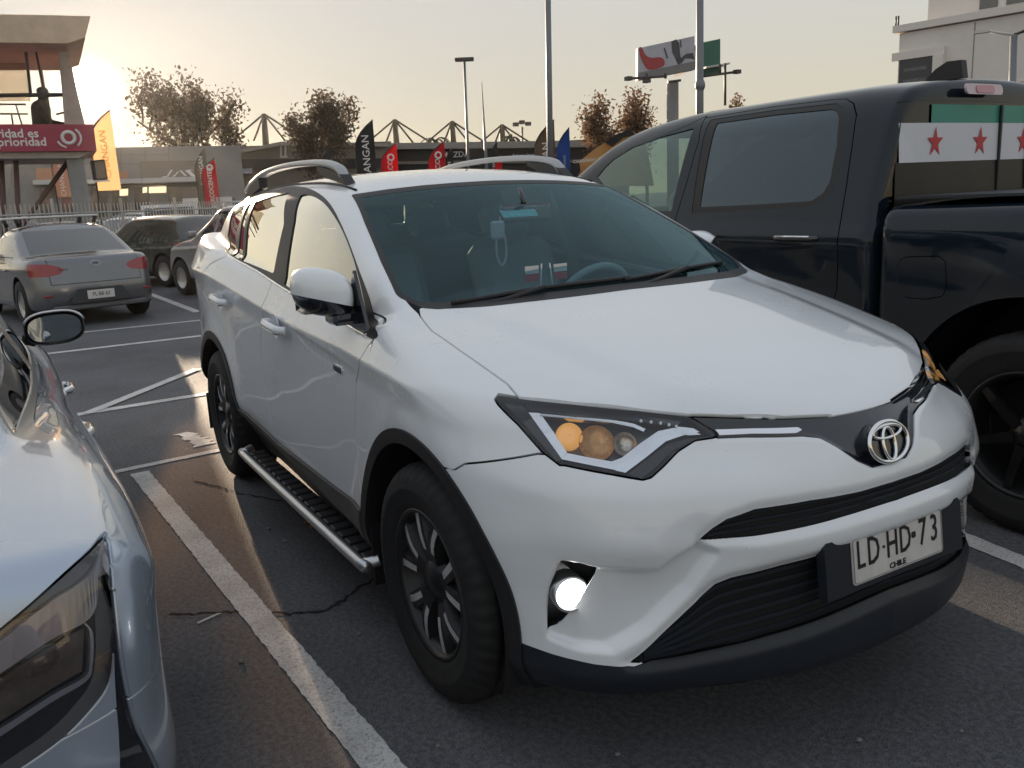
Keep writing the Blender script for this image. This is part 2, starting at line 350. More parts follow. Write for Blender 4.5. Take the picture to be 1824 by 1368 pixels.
    for _ in range(nsm):
        A=N*2.;np.add.at(A,E_[:,0],N[E_[:,1]]);np.add.at(A,E_[:,1],N[E_[:,0]]);N=A/(np.linalg.norm(A,axis=1)[:,None]+1e-12)
        if half: N[mid,1]=0
    d1=np.linalg.norm(V[Q[:,0]]-V[Q[:,2]],axis=1)<np.linalg.norm(V[Q[:,1]]-V[Q[:,3]],axis=1)
    T=np.vstack([Q[d1][:,[0,1,2]],Q[d1][:,[0,2,3]],Q[~d1][:,[0,1,3]],Q[~d1][:,[1,2,3]]])
    return M(V,N,T).clean()
def cast(F,px,py,t0=.5,t1=9.,st=.01,fallback=True):
    d=ray(px,py);t=np.arange(t0,t1,st);P=CP+d*t[:,None];v=F(P[:,0],P[:,1],P[:,2]);i=np.argmax(v<0)
    if v[i]>=0: 
        if not fallback: return None
        return P[np.argmin(v)]
    a,b=t[i-1],t[i]
    for _ in range(25):
        m_=(a+b)/2;p=CP+d*m_
        if F(p[:1],p[1:2],p[2:3])[0]<0: b=m_
        else: a=m_
    return CP+d*b
# ---------------------------------------------------------------- white SUV surface
_zc=C((-3.7,1.16),(-2.8,1.15),(-2.0,1.085),(-1.44,1.035),(-.39,.985),(.1,.965),(.5,.95))
_wc=C((-3.75,.55),(-3.55,.76),(-3.3,.85),(-3.0,.895),(-2.66,.905),(-2.2,.895),(-1.5,.885),(-.6,.89),(-.2,.91),(.05,.918),(.3,.905),(.5,.865),(.65,.80),(.8,.70),(.95,.5))
_fs=C((-.9,-.16),(-.75,-.085),(-.68,-.045),(-.63,-.012),(-.57,-.002),(-.5,-.004),(-.35,-.012),(-.2,-.016),(-.09,-.015),(-.015,-.003),(0,0),(.015,-.0075),(.08,-.038),(.16,-.075),(.3,-.16))
def _side(x,z):
    w=_wc(x)+_fs(z-_zc(x))
    for ax in (0.,-2.66):                    # swell over the wheel arches
        r=np.hypot(x-ax,z-.36);w=w+.012*np.exp(-((r-.47)/.09)**2)*(z>.1)
    return w
RS=Tab(-3.8,1.1,.1,1.8,.005,_side)
_xf=C((.1,.60),(.2,.78),(.26,.865),(.32,.905),(.38,.910),(.50,.905),(.60,.918),(.64,.922),(.70,.908),(.78,.882),(.85,.855),(.90,.838),(.95,.80),(1.0,.75),(1.1,.6))
_bow=C((0,0),(.2,.013),(.26,.023),(.4,.065),(.525,.125),(.6,.165),(.67,.212),(.75,.285),(.82,.38),(.88,.50),(.93,.65),(1.1,1.2))
RFEAT=[]                                     # (polygon in y,z ; depth ; ramp)
def _front(y,z):
    v=_xf(z)-_bow(np.abs(y))-(.030*sstep(.03,.25,np.abs(y))+.035*sstep(.2,.45,np.abs(y)))*sstep(.76,.90,z)
    P=np.stack([np.abs(y).ravel(),z.ravel()],1)
    for poly,dep,r0,r1 in RFEAT:
        d=sdf2(P,poly).reshape(y.shape);v=v+dep*sstep(r1,r0,d)
    return v
RX=Tab(0,1.1,.1,1.2,.006,_front)
_ht=C((-.6,1.185),(-.4,1.163),(-.2,1.135),(0,1.105),(.3,1.048),(.5,1.003),(.65,.962),(.78,.915),(.88,.865),(1.0,.78))
_zb=lambda x:1.05+np.clip(-.4-x,-.3,3)*.0935
def _top(x,y):
    y=np.abs(y);t=np.clip((x+.3)/.9,0,1)
    dr=(.03+.055*t)*(y/.8)**4
    ed=.60-.14*t;bulge=.014*sstep(ed+.06,ed-.05,y)*sstep(.9,.6,x)
    hood=_ht(x)-dr+bulge-.010
    belt=_zb(x)+.012
    k=sstep(-.28,-.5,x)
    return hood*(1-k)+belt*k
RT=Tab(-3.8,1.1,0,1.1,.005,_top)
_roof=C((-3.75,1.40),(-3.4,1.50),(-3.0,1.565),(-2.5,1.605),(-2.0,1.620),(-1.6,1.612),(-1.3,1.590),(-1.1,1.562),(-.9,1.525),(-.5,1.42),(0,1.25))
_wg=C((-3.75,.60),(-3.2,.755),(-2.7,.80),(-2.0,.828),(-1.5,.832),(-1.0,.822),(-.6,.80),(-.3,.77),(.1,.70))
def rav(x,y,z,feat=True):
    y=np.abs(y)
    low=smax(y-RS(x,z),z-RT(x,y),.05)
    low=smax(low,x-RX(y,z),.07)
    low=smax(low,-3.68+.12*y*y+.10*np.clip(z-.9,0,1)-x,.12)
    low=smax(low,.20-z,.05)
    dz=z-1.14
    g=y-(_wg(x)-.33*dz-.22*dz*np.abs(dz))
    g=smax(g,(z-(_roof(x)-.035*(y/.6)**2-.02*(y/.6)**6))*.95,.07)
    ws=(x-(-.13-2.05*(z-1.125)-.42*(z-1.125)**2-.30*y*y))*.41
    g=smax(g,ws,.03)
    g=smax(g,(-3.42+.62*(z-1.14)-x)*.8,.12)
    g=np.maximum(g,_zb(x)-.10-z)
    return smin(low,g,.035)
# ---------------------------------------------------------------- white SUV: outlines traced on the photo, laid on the surface above
def ch(V,k):
    if k=='xz': return np.stack([V[:,0],V[:,2]],1)
    if k=='yz': return np.stack([-V[:,1],V[:,2]],1)
    if k=='xy': return np.stack([V[:,0],-V[:,1]],1)
    if k=='r': return np.stack([(-V[:,1]+V[:,0])*.7071,V[:,2]],1)
    if k=='s': return np.stack([(-V[:,1]-V[:,0])*.7071,V[:,2]],1)
def tr(px,k,F=rav): return ch(np.array([cast(F,*p) for p in px]),k)
def ctr(poly,z0,z1,a=-.06): return np.vstack([poly,[[a,z1],[a,z0]]])   # close a half outline past the centre plane
PX={}
PX['slit_t']=[(1258,968),(1278,945),(1300,927),(1350,909),(1450,893),(1540,877),(1590,862)]
PX['slit_b']=[(1590,897),(1500,925),(1400,949),(1330,960),(1280,967)]
PX['lowg_t']=[(1130,1187),(1160,1165),(1200,1128),(1250,1080),(1285,1046),(1310,1034),(1330,1028),(1400,1010),(1465,993),(1600,950)]
PX['lowg_b']=[(1600,1050),(1484,1105),(1372,1142),(1224,1177),(1160,1187)]
PX['fog']=[(985,1132),(986,1090),(990,1050),(1000,1012),(1010,1003),(1042,1007),(1086,1020),(1080,1040),(1052,1085),(1016,1124)]
PX['scoop']=[(1008,1003),(1080,1019),(1183,1024),(1215,1000),(1258,972),(1290,990),(1240,1055),(1170,1125),(1100,1165),(1040,1160),(985,1140),(985,1090),(990,1050)]
PX['bar_t']=[(1227,743),(1300,745),(1400,747),(1480,743),(1540,731),(1580,711),(1600,694)]
PX['bar_b']=[(1556,833),(1530,822),(1490,795),(1462,780),(1430,777),(1330,779),(1279,781)]
PX['chrome']=[(1271,766),(1340,764),(1420,762),(1428,767),(1418,773),(1340,774),(1279,777)]
PX['lamp']=[(881,711),(887,702),(924,708),(1024,719),(1134,730),(1227,741),(1271,765.6),(1279,777),(1238,785),(1208,804),(1184,829),(1160,851),(1145,855),(1093,846),(1005,829),(997,829),(964,804),(923,757),(887,721)]
PX['hood']=[(745,549),(748,562),(770,590),(820,625),(870,660),(905,685),(920,703),(925,708),(1024,718),(1134,729),(1227,740),(1300,742),(1400,744),(1480,740),(1540,728),(1580,708),(1600,690)]
rb={k:tr(v,'yz') for k,v in PX.items() if k in('slit_t','slit_b','lowg_t','lowg_b','fog','scoop','bar_t','bar_b')}
zz=lambda a:rb[a][-1][1];z0=lambda a:rb[a][0][1]
slit=np.vstack([rb['slit_t'],[[-.06,zz('slit_t')],[-.06,z0('slit_b')]],rb['slit_b']])
lowg=np.vstack([rb['lowg_t'],[[-.06,zz('lowg_t')],[-.06,z0('lowg_b')]],rb['lowg_b']])
bar=np.vstack([rb['bar_t'],[[-.06,zz('bar_t')+.004],[-.06,z0('bar_b')]],rb['bar_b']])
fog,scoop=rb['fog'],rb['scoop']
RFEAT+=[(bar,-.012,-.004,.003),(scoop,-.030,-.007,.004),(scoop,-.018,-.02,.09),(slit,-.012,-.006,.022),(lowg,-.016,-.006,.026)]
RX=Tab(0,1.1,.1,1.2,.004,_front,blur=1)
def rav_open(x,y,z):
    F=rav(x,y,z);return np.maximum(F,np.where(x>.45,.285-.035*sstep(.45,.7,np.abs(y))-z,-9))
RM=nets(rav_open,np.array([-3.8,-1.0,.15]),np.array([.36,0,1.7]),.0095,nsm=1,ngh=.008)
RF_=nets(rav_open,np.array([.22,-1.0,.15]),np.array([1.0,0,1.12]),.006,nsm=1,ngh=.006)
RM=join([split(RM,RM.V[:,0]-.29)[0],split(RF_,.29-RF_.V[:,0])[0]],weld=True)
SPL={}
REG={}
def region(name,fn,gap=.0026):
    REG[name]=fn
    global RM
    a,RM=split(RM,fn(RM.V))
    if gap>0:
        a=split(a,fn(a.V)+gap)[0];RM=split(RM,gap-fn(RM.V))[0]
    SPL[name]=a
def wheelr(V): return np.minimum(np.hypot(V[:,0],V[:,2]-.36),np.hypot(V[:,0]+2.66,V[:,2]-.36))
# wheel openings and arch trim
a,RM=split(RM,wheelr(RM.V)-.428)
region('arch_trim',lambda V:np.maximum(wheelr(V)-.472,.12-V[:,2]),0)
# windscreen
wsq=tr([(640,353),(660,400),(690,470),(716,524)],'yz');wst=tr([(640,353),(700,344),(760,337),(820,332),(870,329)],'yz')
wsp=np.vstack([[[-.06,wst[-1][1]+.002]],wst[::-1],wsq[1:],[[.70,1.150],[.66,1.145],[.4,1.150],[-.06,1.155]]])
region('windshield',lambda V:np.maximum(sdf2(ch(V,'yz'),wsp),-1.32-V[:,0]),.0)
region('windshield_moulding',lambda V:np.maximum(sdf2(ch(V,'yz'),wsp)-.016,np.maximum(-1.32-V[:,0],1.13-V[:,2])),.0)
# hood
hp=tr(PX['hood'],'xy');hp=np.vstack([hp[:14],[[hp[14][0],.22],[.80,.12],[.822,-.06],[-.145,-.06],[-.155,.2],[-.20,.45],[-.27,.62]]])
HOODP=hp
def hoodphi(V): return np.maximum(sdf2(ch(V,'xy'),hp),.80-V[:,2])
lamp=tr(PX['lamp'],'s')
region('headlamp_lens',lambda V:sdf2(ch(V,'s'),lamp),.002)
region('grille_bar',lambda V:np.maximum(sdf2(ch(V,'yz'),bar),.3-V[:,0]),.0015)
region('hood',hoodphi,.003)
region('cowl',lambda V:np.maximum(np.maximum(-.60-V[:,0],np.maximum(V[:,2]-1.185,1.085-V[:,2])),np.maximum(-V[:,1]-.735,V[:,0]+.10)),0)
# front openings
region('fog_pocket',lambda V:np.maximum(sdf2(ch(V,'yz'),fog),.2-V[:,0]),0)
region('slit',lambda V:np.maximum(sdf2(ch(V,'yz'),slit),.2-V[:,0]),0)
sk=tr([(880,1124),(892,1129),(940,1150),(985,1166),(1060,1184),(1130,1188)],'s')
lb=tr([(1160,1187),(1224,1177),(1372,1142),(1484,1105),(1600,1050)],'s')
skp=np.vstack([[[.9,sk[0][1]]],sk,lb+[0,.012],[[-.9,lb[-1][1]+.012],[-.9,0],[.9,0]]])
region('bumper_skirt',lambda V:np.maximum(sdf2(ch(V,'s'),skp),.33-V[:,0]),.001)
region('lower_grille',lambda V:np.maximum(sdf2(ch(V,'yz'),lowg),.2-V[:,0]),0)
se=tr([(807,838),(828,826),(900,818),(958,808)],'s')
bp=np.vstack([[[.62,se[0][1]-.01]],se,[[lamp[11][0],.86],[-.2,.90],[-.9,.96],[-.9,0],[.62,0]]])
region('front_bumper',lambda V:np.maximum(sdf2(ch(V,'s'),bp),.0-V[:,0]),.0026)
# side glass
dlo=np.vstack([tr(smooth_poly([(674,600),(661,540),(640,482),(616,418),(590,366),(562,341),(528,332),(490,338),(450,353),(421,366),(407,390),(400,428),(402,449)],5,False),'xz'),tr([(411,458),(457,483),(493,507),(540,535),(607,573),(647,595),(665,605)],'xz')])
wfr=np.vstack([tr([(506,507),(524,393)],'xz'),tr(smooth_poly([(536,348),(554,347),(580,365),(606,403),(626,450),(641,502),(651,548)],5,False),'xz'),tr([(640,575),(607,562),(540,526)],'xz')])
wre=tr([(455,360),(485,350),(516,343),(506,399),(487,487),(430,464),(441,402)],'xz')
wq1=tr([(449,362),(436,402),(425,461),(414,455),(430,398),(442,365)],'xz')
wq2=tr([(438,364),(417,372),(410,392),(406,420),(406,444),(411,453),(420,420),(430,388)],'xz')
def sidephi(poly): return lambda V:np.maximum(np.maximum(sdf2(ch(V,'xz'),poly),V[:,1]+.52),.98-V[:,2])
region('front_door_window',sidephi(wfr),0)
region('rear_door_window',sidephi(wre),0)
region('rear_door_quarter_window',sidephi(wq1),0)
region('quarter_window',sidephi(wq2),0)
region('window_frame',sidephi(dlo),0)
region('rear_window',lambda V:np.maximum(np.maximum(-V[:,1]-(.60-.25*(V[:,2]-1.2)),np.maximum(V[:,2]-1.475,1.19-V[:,2])),V[:,0]+2.98),0)
# sill cladding and doors
cl_=tr([(425,725),(497,788),(600,868),(655,915),(676,941)],'xz')
clp=np.vstack([[[-2.5,cl_[0][1]+.02]],cl_,[[.2,cl_[-1][1]],[.2,0],[-2.5,0]]])
region('sill_cladding',lambda V:np.maximum(sdf2(ch(V,'xz'),clp),V[:,1]+.5),.001)
fd=tr([(664,606),(655,617),(641,640),(634,680),(632,760),(638,840),(650,908)],'xz')
fb=tr([(484,505),(475,528),(465,550),(464,600),(466,640),(472,690),(485,750),(497,792)],'xz')
fdp=np.vstack([[[fd[0][0]+.01,1.02]],fd,[[fd[-1][0]-.02,.2]],[[fb[-1][0],.2]],fb[::-1],[[fb[0][0]-.02,1.35],[-1.0,1.6],[-.35,1.3]]])
region('front_door',lambda V:np.maximum(np.maximum(sdf2(ch(V,'xz'),fdp),V[:,1]+.5),V[:,2]-_zb(V[:,0])-.055),.003)
rr=tr([(401,458),(375,470),(362,485),(361,518)],'xz')
rdp=np.vstack([fb,[[fb[-1][0],.2],[-2.3,.2],[-2.27,.55],[-2.40,.78],[-2.60,.90],[-2.72,1.0]],rr[::-1],[[-2.3,1.4],[-1.6,1.45]]])
region('rear_door',lambda V:np.maximum(np.maximum(sdf2(ch(V,'xz'),rdp),V[:,1]+.5),V[:,2]-_zb(V[:,0])-.05),.003)
region('fender',lambda V:np.maximum(np.maximum(-.62-V[:,0],V[:,2]-1.155),V[:,1]+.45),0)
SPL['body']=RM
# ---------------------------------------------------------------- white SUV: parts
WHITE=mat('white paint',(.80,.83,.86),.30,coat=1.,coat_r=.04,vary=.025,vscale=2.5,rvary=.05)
BLK=mat('black plastic',(.018,.018,.02),.5,bump=.15,bscale=500);GLB=mat('gloss black trim',(.008,.010,.016),.10,coat=1)
DKG=mat('navy grille plastic',(.016,.020,.028),.40);CLAD=mat('grey cladding plastic',(.075,.070,.065),.5,vary=.12,vscale=12)
CHR=mat('chrome',(.85,.86,.88),.08,metal=1.);SILV=mat('satin aluminium',(.62,.63,.64),.32,metal=.9,vary=.05,vscale=20)
RUB=mat('tyre rubber',(.016,.016,.017),.75,vary=.25,vscale=20,bump=.3,bscale=300);DARK=mat('dark inner metal',(.006,.006,.007),.8)
CABIN=mat('cabin grey plastic',(.20,.21,.22),.7);SEAT=mat('dark seat cloth',(.26,.27,.28),.85,bump=.3,bscale=400)
WGL=glassmat('windscreen glass',(.70,.92,.95),.42,0.,(.60,.90,1.));SGL=glassmat('privacy glass',(.70,.72,.66),2.4,0.,(1,.97,.84))
LENS=glassmat('clear lamp lens',(.93,.95,.96),.8);AMB=mat('amber lamp plastic',(.9,.38,.06),.15,coat=1,emit=(1,.5,.15),es=.22)  # amber plastic gets a slight glow in place of reflected sunset
REFL=mat('lamp reflector',(.75,.70,.62),.18,metal=1.);LEDW=mat('lit lamp',(1,1,1),.3,emit=(1,.98,.93),es=5.);LEDS=mat('lamp beads',(.95,.97,1),.1,emit=(.9,.97,1),es=.08)
def specks(m,dens=.93,sc_=42.,dark=.35):      # insect and mud specks on the paint
    t=m.node_tree;b=t.nodes['Principled BSDF'];tc=t.nodes.new('ShaderNodeTexCoord');v=t.nodes.new('ShaderNodeTexVoronoi');v.inputs['Scale'].default_value=sc_;t.links.new(tc.outputs['Object'],v.inputs['Vector'])
    sp=t.nodes.new('ShaderNodeSeparateColor');t.links.new(v.outputs['Color'],sp.inputs[0]);g=t.nodes.new('ShaderNodeMath');g.operation='GREATER_THAN';g.inputs[1].default_value=dens;t.links.new(sp.outputs[0],g.inputs[0])
    r=t.nodes.new('ShaderNodeMapRange');r.inputs[1].default_value=.10;r.inputs[2].default_value=.05;r.inputs[3].default_value=0;r.inputs[4].default_value=dark;t.links.new(v.outputs['Distance'],r.inputs[0])
    mu=t.nodes.new('ShaderNodeMath');mu.operation='MULTIPLY';t.links.new(g.outputs[0],mu.inputs[0]);t.links.new(r.outputs[0],mu.inputs[1])
    src=b.inputs['Base Color'].links[0].from_socket;mx=t.nodes.new('ShaderNodeMix');mx.data_type='RGBA';mx.inputs[7].default_value=(.12,.10,.085,1);t.links.new(mu.outputs[0],mx.inputs[0]);t.links.new(src,mx.inputs[6]);t.links.new(mx.outputs[2],b.inputs['Base Color'])
specks(WHITE)
suv=empty('parked_suv',(0,0,0));tag(suv,'white compact suv with roof rails parked nose out, its fog lamp lit','suv')
def sides(name,m,mt,parent=suv,dep=.016,lab=None):
    out=[]
    for q in (m,m.mirror()):
        o=fromM(name,rim(q,dep) if dep else q,mt,parent);out.append(o)
    return out
def whole(name,m,mt,parent=suv,dep=.016): return fromM(name,(rim(m,dep) if dep else m).both(),mt,parent)
S=SPL
bodym,low_=split(S['body'],.9-S['body'].V[:,2])      # upper shell (roof, pillars, quarters) and the low rear end
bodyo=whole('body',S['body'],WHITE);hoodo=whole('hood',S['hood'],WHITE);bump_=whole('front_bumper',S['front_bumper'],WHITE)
skirt=whole('bumper_skirt',S['bumper_skirt'],DKG,bump_);bar_o=whole('upper_grille_bar',S['grille_bar'],GLB)
cowl=whole('cowl_panel',S['cowl'].off(-.012),BLK);wso=whole('windshield',S['windshield'],WGL,dep=0);whole('windshield_moulding',S['windshield_moulding'].off(.001),BLK,wso,dep=.01)
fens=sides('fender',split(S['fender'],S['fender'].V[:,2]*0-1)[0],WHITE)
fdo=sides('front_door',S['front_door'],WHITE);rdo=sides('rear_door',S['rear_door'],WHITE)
for a,b,m,pa in (('window','a',S['front_door_window'],fdo),('window','b',S['rear_door_window'],rdo),('window','c',S['rear_door_quarter_window'],rdo)):
    for q,p in zip((m,m.mirror()),pa): fromM(a,q.off(-.004),SGL,p)
for q in (S['quarter_window'],S['quarter_window'].mirror()): fromM('quarter_window',q.off(-.004),SGL,suv)
whole('rear_window',S['rear_window'].off(-.004),SGL,dep=0)
sides('window_frame',S['window_frame'].off(.001),mat('satin black frame',(.022,.022,.024),.42,spec=.3),dep=.012)
# sill cladding cut at the door gaps
cla=S['sill_cladding'];xb=fb[-1][0];xf_=fd[-1][0]-.012
for lo,hi in ((-9,xb-.002),(xb+.002,xf_-.002),(xf_+.002,9)):
    q=split(cla,lo-cla.V[:,0])[0]
    q=split(q,q.V[:,0]-hi)[0]
    sides('sill_cladding',q.off(.012),CLAD,dep=.03)
at_=S['arch_trim']
for sgn in (1,-1):
    q=split(at_,sgn*(-1.3-at_.V[:,0]))[0];q=split(q,.22-q.V[:,2])[0];sides('wheel_arch_trim',q.off(.007),BLK,dep=.045)
# dark structure just under the skin, closes the gaps
inn=nets(lambda x,y,z:rav(x,y,z)+.020,np.array([-3.8,-1,.15]),np.array([1,0,1.3]),.035)
inn=split(inn,np.where(inn.V[:,0]<-.28,inn.V[:,2]-_zb(inn.V[:,0])+.03,inn.V[:,2]-1.3))[0]
inn=split(inn,.428-wheelr(inn.V))[0]
lampin=sdf2(ch(inn.V,'s'),lamp);inn=split(inn,.03-np.maximum(lampin,.3-inn.V[:,0]))[0]
fogin=np.maximum(sdf2(ch(inn.V,'yz'),fog),.2-inn.V[:,0]);inn=split(inn,.02-fogin)[0]
whole('inner_structure',inn,DARK,dep=0)
# grille openings with slats
def surf_x(y_,z_):
    xs=np.linspace(.3,1.1,500);v=rav(xs,np.full(500,y_),np.full(500,z_));return xs[np.argmax(v>0)]
def slats(top,bot,ks,hh,par):
    ot=top[np.argsort(top[:,0])];ob=bot[np.argsort(bot[:,0])]
    for k in ks:
        P=[]
        for y_ in np.linspace(0,max(ot[-1,0],ob[-1,0])-.004,22):
            zt=np.interp(y_,ot[:,0],ot[:,1]);zb_=np.interp(y_,ob[:,0],ob[:,1])
            if zt-zb_<.012: break
            z_=zb_+(zt-zb_)*k;P.append((surf_x(y_,z_)-.016,y_,z_))
        P=[(p[0],-p[1],p[2]) for p in P[:0:-1]]+P;V=[];n=len(P)
        for p in P: V+=[(p[0],p[1],p[2]-hh),(p[0],p[1],p[2]+hh),(p[0]-.02,p[1],p[2]+hh),(p[0]-.02,p[1],p[2]-hh)]
        fix_normals(MB().add(V,[(4*i+j,4*i+(j+1)%4,4*i+4+(j+1)%4,4*i+4+j) for i in range(n-1) for j in range(4)]+[(0,1,2,3),(4*n-4,4*n-3,4*n-2,4*n-1)]).build('slat',DKG,par))
for nm,top,bot,ks,hh in (('slit',slit[:8],np.vstack([[slit[0]],slit[8:][::-1]]),(.2,.5,.8),.0035),('lower_grille',lowg[:11],np.vstack([[lowg[0]],lowg[11:][::-1]]),(.08,.24,.40,.56,.72,.88),.005)):
    g=whole('grille_mesh' ,S[nm].off(-.045),DARK,bump_,dep=0)
    fromM('grille_surround',(lambda r_:M(r_.V,r_.N,r_.T[len(S[nm].T):]))(rim(S[nm],.045)).both(),DKG,bump_)
    slats(top,bot,ks,hh,bump_)
# chrome strips beside the badge
cs=tr(PX['chrome'],'yz',rav)
gb=S['grille_bar'];q=split(gb,sdf2(ch(gb.V,'yz'),cs))[0];sides('chrome_strip',q.off(.004),CHR,bar_o,dep=.008)
# helpers: pieces on an offset of the surface, from photo outlines
def nrm_at(F,p):
    g=grad(F,np.array([p]))[0];return g/np.linalg.norm(g)
def patch(name,px,off,thick,mt,parent,F=rav):
    pts=[cast(lambda x,y,z:F(x,y,z)-off,*p) for p in px];n=np.mean([nrm_at(F,p) for p in pts],axis=0);n/=np.linalg.norm(n);out=[]
    for s in (1,-1):
        f=np.array([1,s,1.]);A=[p*f for p in pts];B=[(p-n*thick)*f for p in pts];k=len(A);mb=MB();L=list(range(k))
        mb.add(A+B,[tuple(L if s>0 else L[::-1]),tuple(range(2*k-1,k-1,-1))]+[(i,(i+1)%k,k+(i+1)%k,k+i) for i in range(k)]);out.append(fix_normals(mb.build(name,mt,parent[0 if s>0 else 1] if isinstance(parent,list) else parent)))
    return out
def strip(name,pa,pb,off,thick,mt,parent,F=rav):
    A=[cast(lambda x,y,z:F(x,y,z)-off,*p) for p in pa];B=[cast(lambda x,y,z:F(x,y,z)-off,*p) for p in pb];k=len(A);out=[]
    n=np.mean([nrm_at(F,p) for p in A+B],axis=0);n/=np.linalg.norm(n)
    for s in (1,-1):
        f=np.array([1,s,1.]);mb=MB();V=[p*f for p in A]+[p*f for p in B]+[(p-n*thick)*f for p in A]+[(p-n*thick)*f for p in B]
        fs=[(i,i+1,k+i+1,k+i) for i in range(k-1)]+[(2*k+i,3*k+i,3*k+i+1,2*k+i+1) for i in range(k-1)]+[(i,2*k+i,2*k+i+1,i+1) for i in range(k-1)]+[(k+i,k+i+1,3*k+i+1,3*k+i) for i in range(k-1)]+[(0,k,3*k,2*k),(k-1,3*k-1,4*k-1,2*k-1)]
        mb.add(V,fs);out.append(fix_normals(mb.build(name,mt,parent[0 if s>0 else 1] if isinstance(parent,list) else parent)))
    return out
# headlamps
lamps=[]
for q in (S['headlamp_lens'],S['headlamp_lens'].mirror()):
    b=q.off(-.060);r_=rim(q,.060);wall=M(r_.V,r_.N,r_.T[len(q.T):]);h=fromM('headlamp',join([b,M(wall.V,-wall.N,wall.T)]),mat('lamp housing',(.10,.105,.115),.30,coat=.5),suv);lamps.append(h)
    fromM('lens',q,LENS,h)
LA=-.022
strip('chrome_frame',[(941,734),(968,772),(1001,818)],[(962,736),(985,768),(1010,806)],LA,.02,CHR,lamps)
strip('chrome_frame',[(1001,818),(1050,828),(1096,837)],[(1010,807),(1050,815),(1090,822)],LA,.02,CHR,lamps)
strip('chrome_frame',[(1096,838),(1114,842),(1150,815),(1186,786),(1215,776),(1268,773)],[(1090,822),(1108,815),(1140,790),(1172,768),(1210,760),(1262,766)],LA,.02,CHR,lamps)
strip('chrome_frame',[(962,736),(1030,741),(1090,747),(1130,755),(1150,764)],[(962,741),(1030,747),(1090,753),(1128,761),(1146,769)],LA,.012,CHR,lamps)
strip('upper_bezel',[(935,716),(1024,727),(1134,738),(1215,748)],[(938,731),(1024,738),(1130,750),(1205,760)],-.016,.01,mat('lamp bezel',(.10,.11,.12),.25,metal=.6),lamps)
strip('light_guide',[(1118,845),(1150,820),(1188,792),(1225,781),(1270,777)],[(1143,852),(1168,832),(1196,803),(1230,788),(1272,780)],-.012,.012,mat('smoked guide',(.06,.062,.07),.3,bump=.6,bscale=220),lamps)
strip('side_bezel',[(892,712),(930,752),(992,822)],[(930,720),(948,745),(1000,818)],-.018,.01,mat('smoked bezel',(.035,.037,.04),.3,coat=.5),lamps)
for px,rad,dep,mt,nm in (((1014,777),.030,-.034,AMB,'turn_lamp'),((1062,790),.044,-.050,mat('sunset tinted reflector',(.55,.31,.14),.4,metal=.5,vary=.6,vscale=45,emit=(1,.5,.15),es=.03),'reflector_bowl'),((1112,792),.030,-.046,mat('dim reflector',(.62,.55,.48),.3,metal=.8,vary=.4,vscale=60),'reflector')):  # bowl's amber tint and faint glow stand in for sunset reflection
    p=cast(lambda x,y,z:rav(x,y,z)-dep,*px);n=nrm_at(rav,p)*.7+np.array([.5,-.1,.1]);n/=np.linalg.norm(n)
    for i,s in enumerate((1,-1)):
        f=np.array([1,s,1.]);mb=MB()
        if nm=='turn_lamp': mb.lathe([(rad*1.12,-.02),(rad*1.12,.0),(rad,.004),(rad*.9,.007),(rad*.5,.010),(.001,.011)],p*f,n*f,28)
        else: mb.lathe([(rad,.006),(rad*.9,-.001),(rad*.6,-.007),(rad*.25,-.010),(.001,-.011)],p*f,n*f,28)
        fix_normals(mb.build(nm,mt,lamps[i]))
for i,pa in enumerate([(1142,749),(1160,751),(1177,753),(1192,756),(1205,759)]):
    p=cast(lambda x,y,z:rav(x,y,z)+.010,*pa)
    for k,s in enumerate((1,-1)): MB().lathe([(.0035,-.004),(.0035,.0),(.0025,.002),(.0005,.003)],p*[1,s,1],nrm_at(rav,p)*[1,s,1],12).build('led_bead',LEDS,lamps[k])
# fog lamps
for s,q in ((1,S['fog_pocket']),(-1,S['fog_pocket'].mirror())):
    fp=fromM('fog_lamp_pocket',q.off(-.055),BLK,bump_);r_=rim(q,.055);fromM('pocket_wall',M(r_.V,r_.N,r_.T[len(q.T):]),BLK,fp)
    p=cast(lambda x,y,z:rav(x,y,z)-.002,1017,1058)*[1,s,1];n=np.array([.93,-.22*s,.05]);n/=np.linalg.norm(n)
    fl=MB().lathe([(.047,-.05),(.047,.0),(.043,.006),(.039,.004),(.037,-.004)],p,n,32).build('fog_lamp',SILV,suv)
    MB().lathe([(.0375,-.004),(.03,.003),(.015,.006),(.0005,.007)],p,n,32).build('lit_bulb_lens',LEDW,fl)
# badge: three ovals in chrome on a dark disc
ec=np.array([.872,0,.826]);en=np.array([.96,0,.28]);en/=np.linalg.norm(en);eu=np.cross(en,[0,1,0])*-1;eu=eu if eu[2]>0 else -eu;ey=np.array([0,1.,0])
def oval(a,b,cy=0,cz=0,n=40): return [ec+ey*(cy+a*math.cos(2*math.pi*i/n))+eu*(cz+b*math.sin(2*math.pi*i/n)) for i in range(n+1)]
emb=MB().add([ec-en*.006]+[p-en*.006 for p in oval(.072,.050)[:-1]],[(0,1+i,1+(i+1)%40) for i in range(40)]).prism([(.075*math.cos(2*math.pi*i/32),.053*math.sin(2*math.pi*i/32)) for i in range(32)],-.03,-.007,(ec,ey,eu,en)).build('badge',GLB,bar_o)
for a,b,cz,r in ((.072,.050,0,.0058),(.022,.041,-.005,.0050),(.053,.016,.025,.0048)): MB().tube(oval(a,b,0,cz),r,8,caps=False).build('badge_oval',CHR,emb)
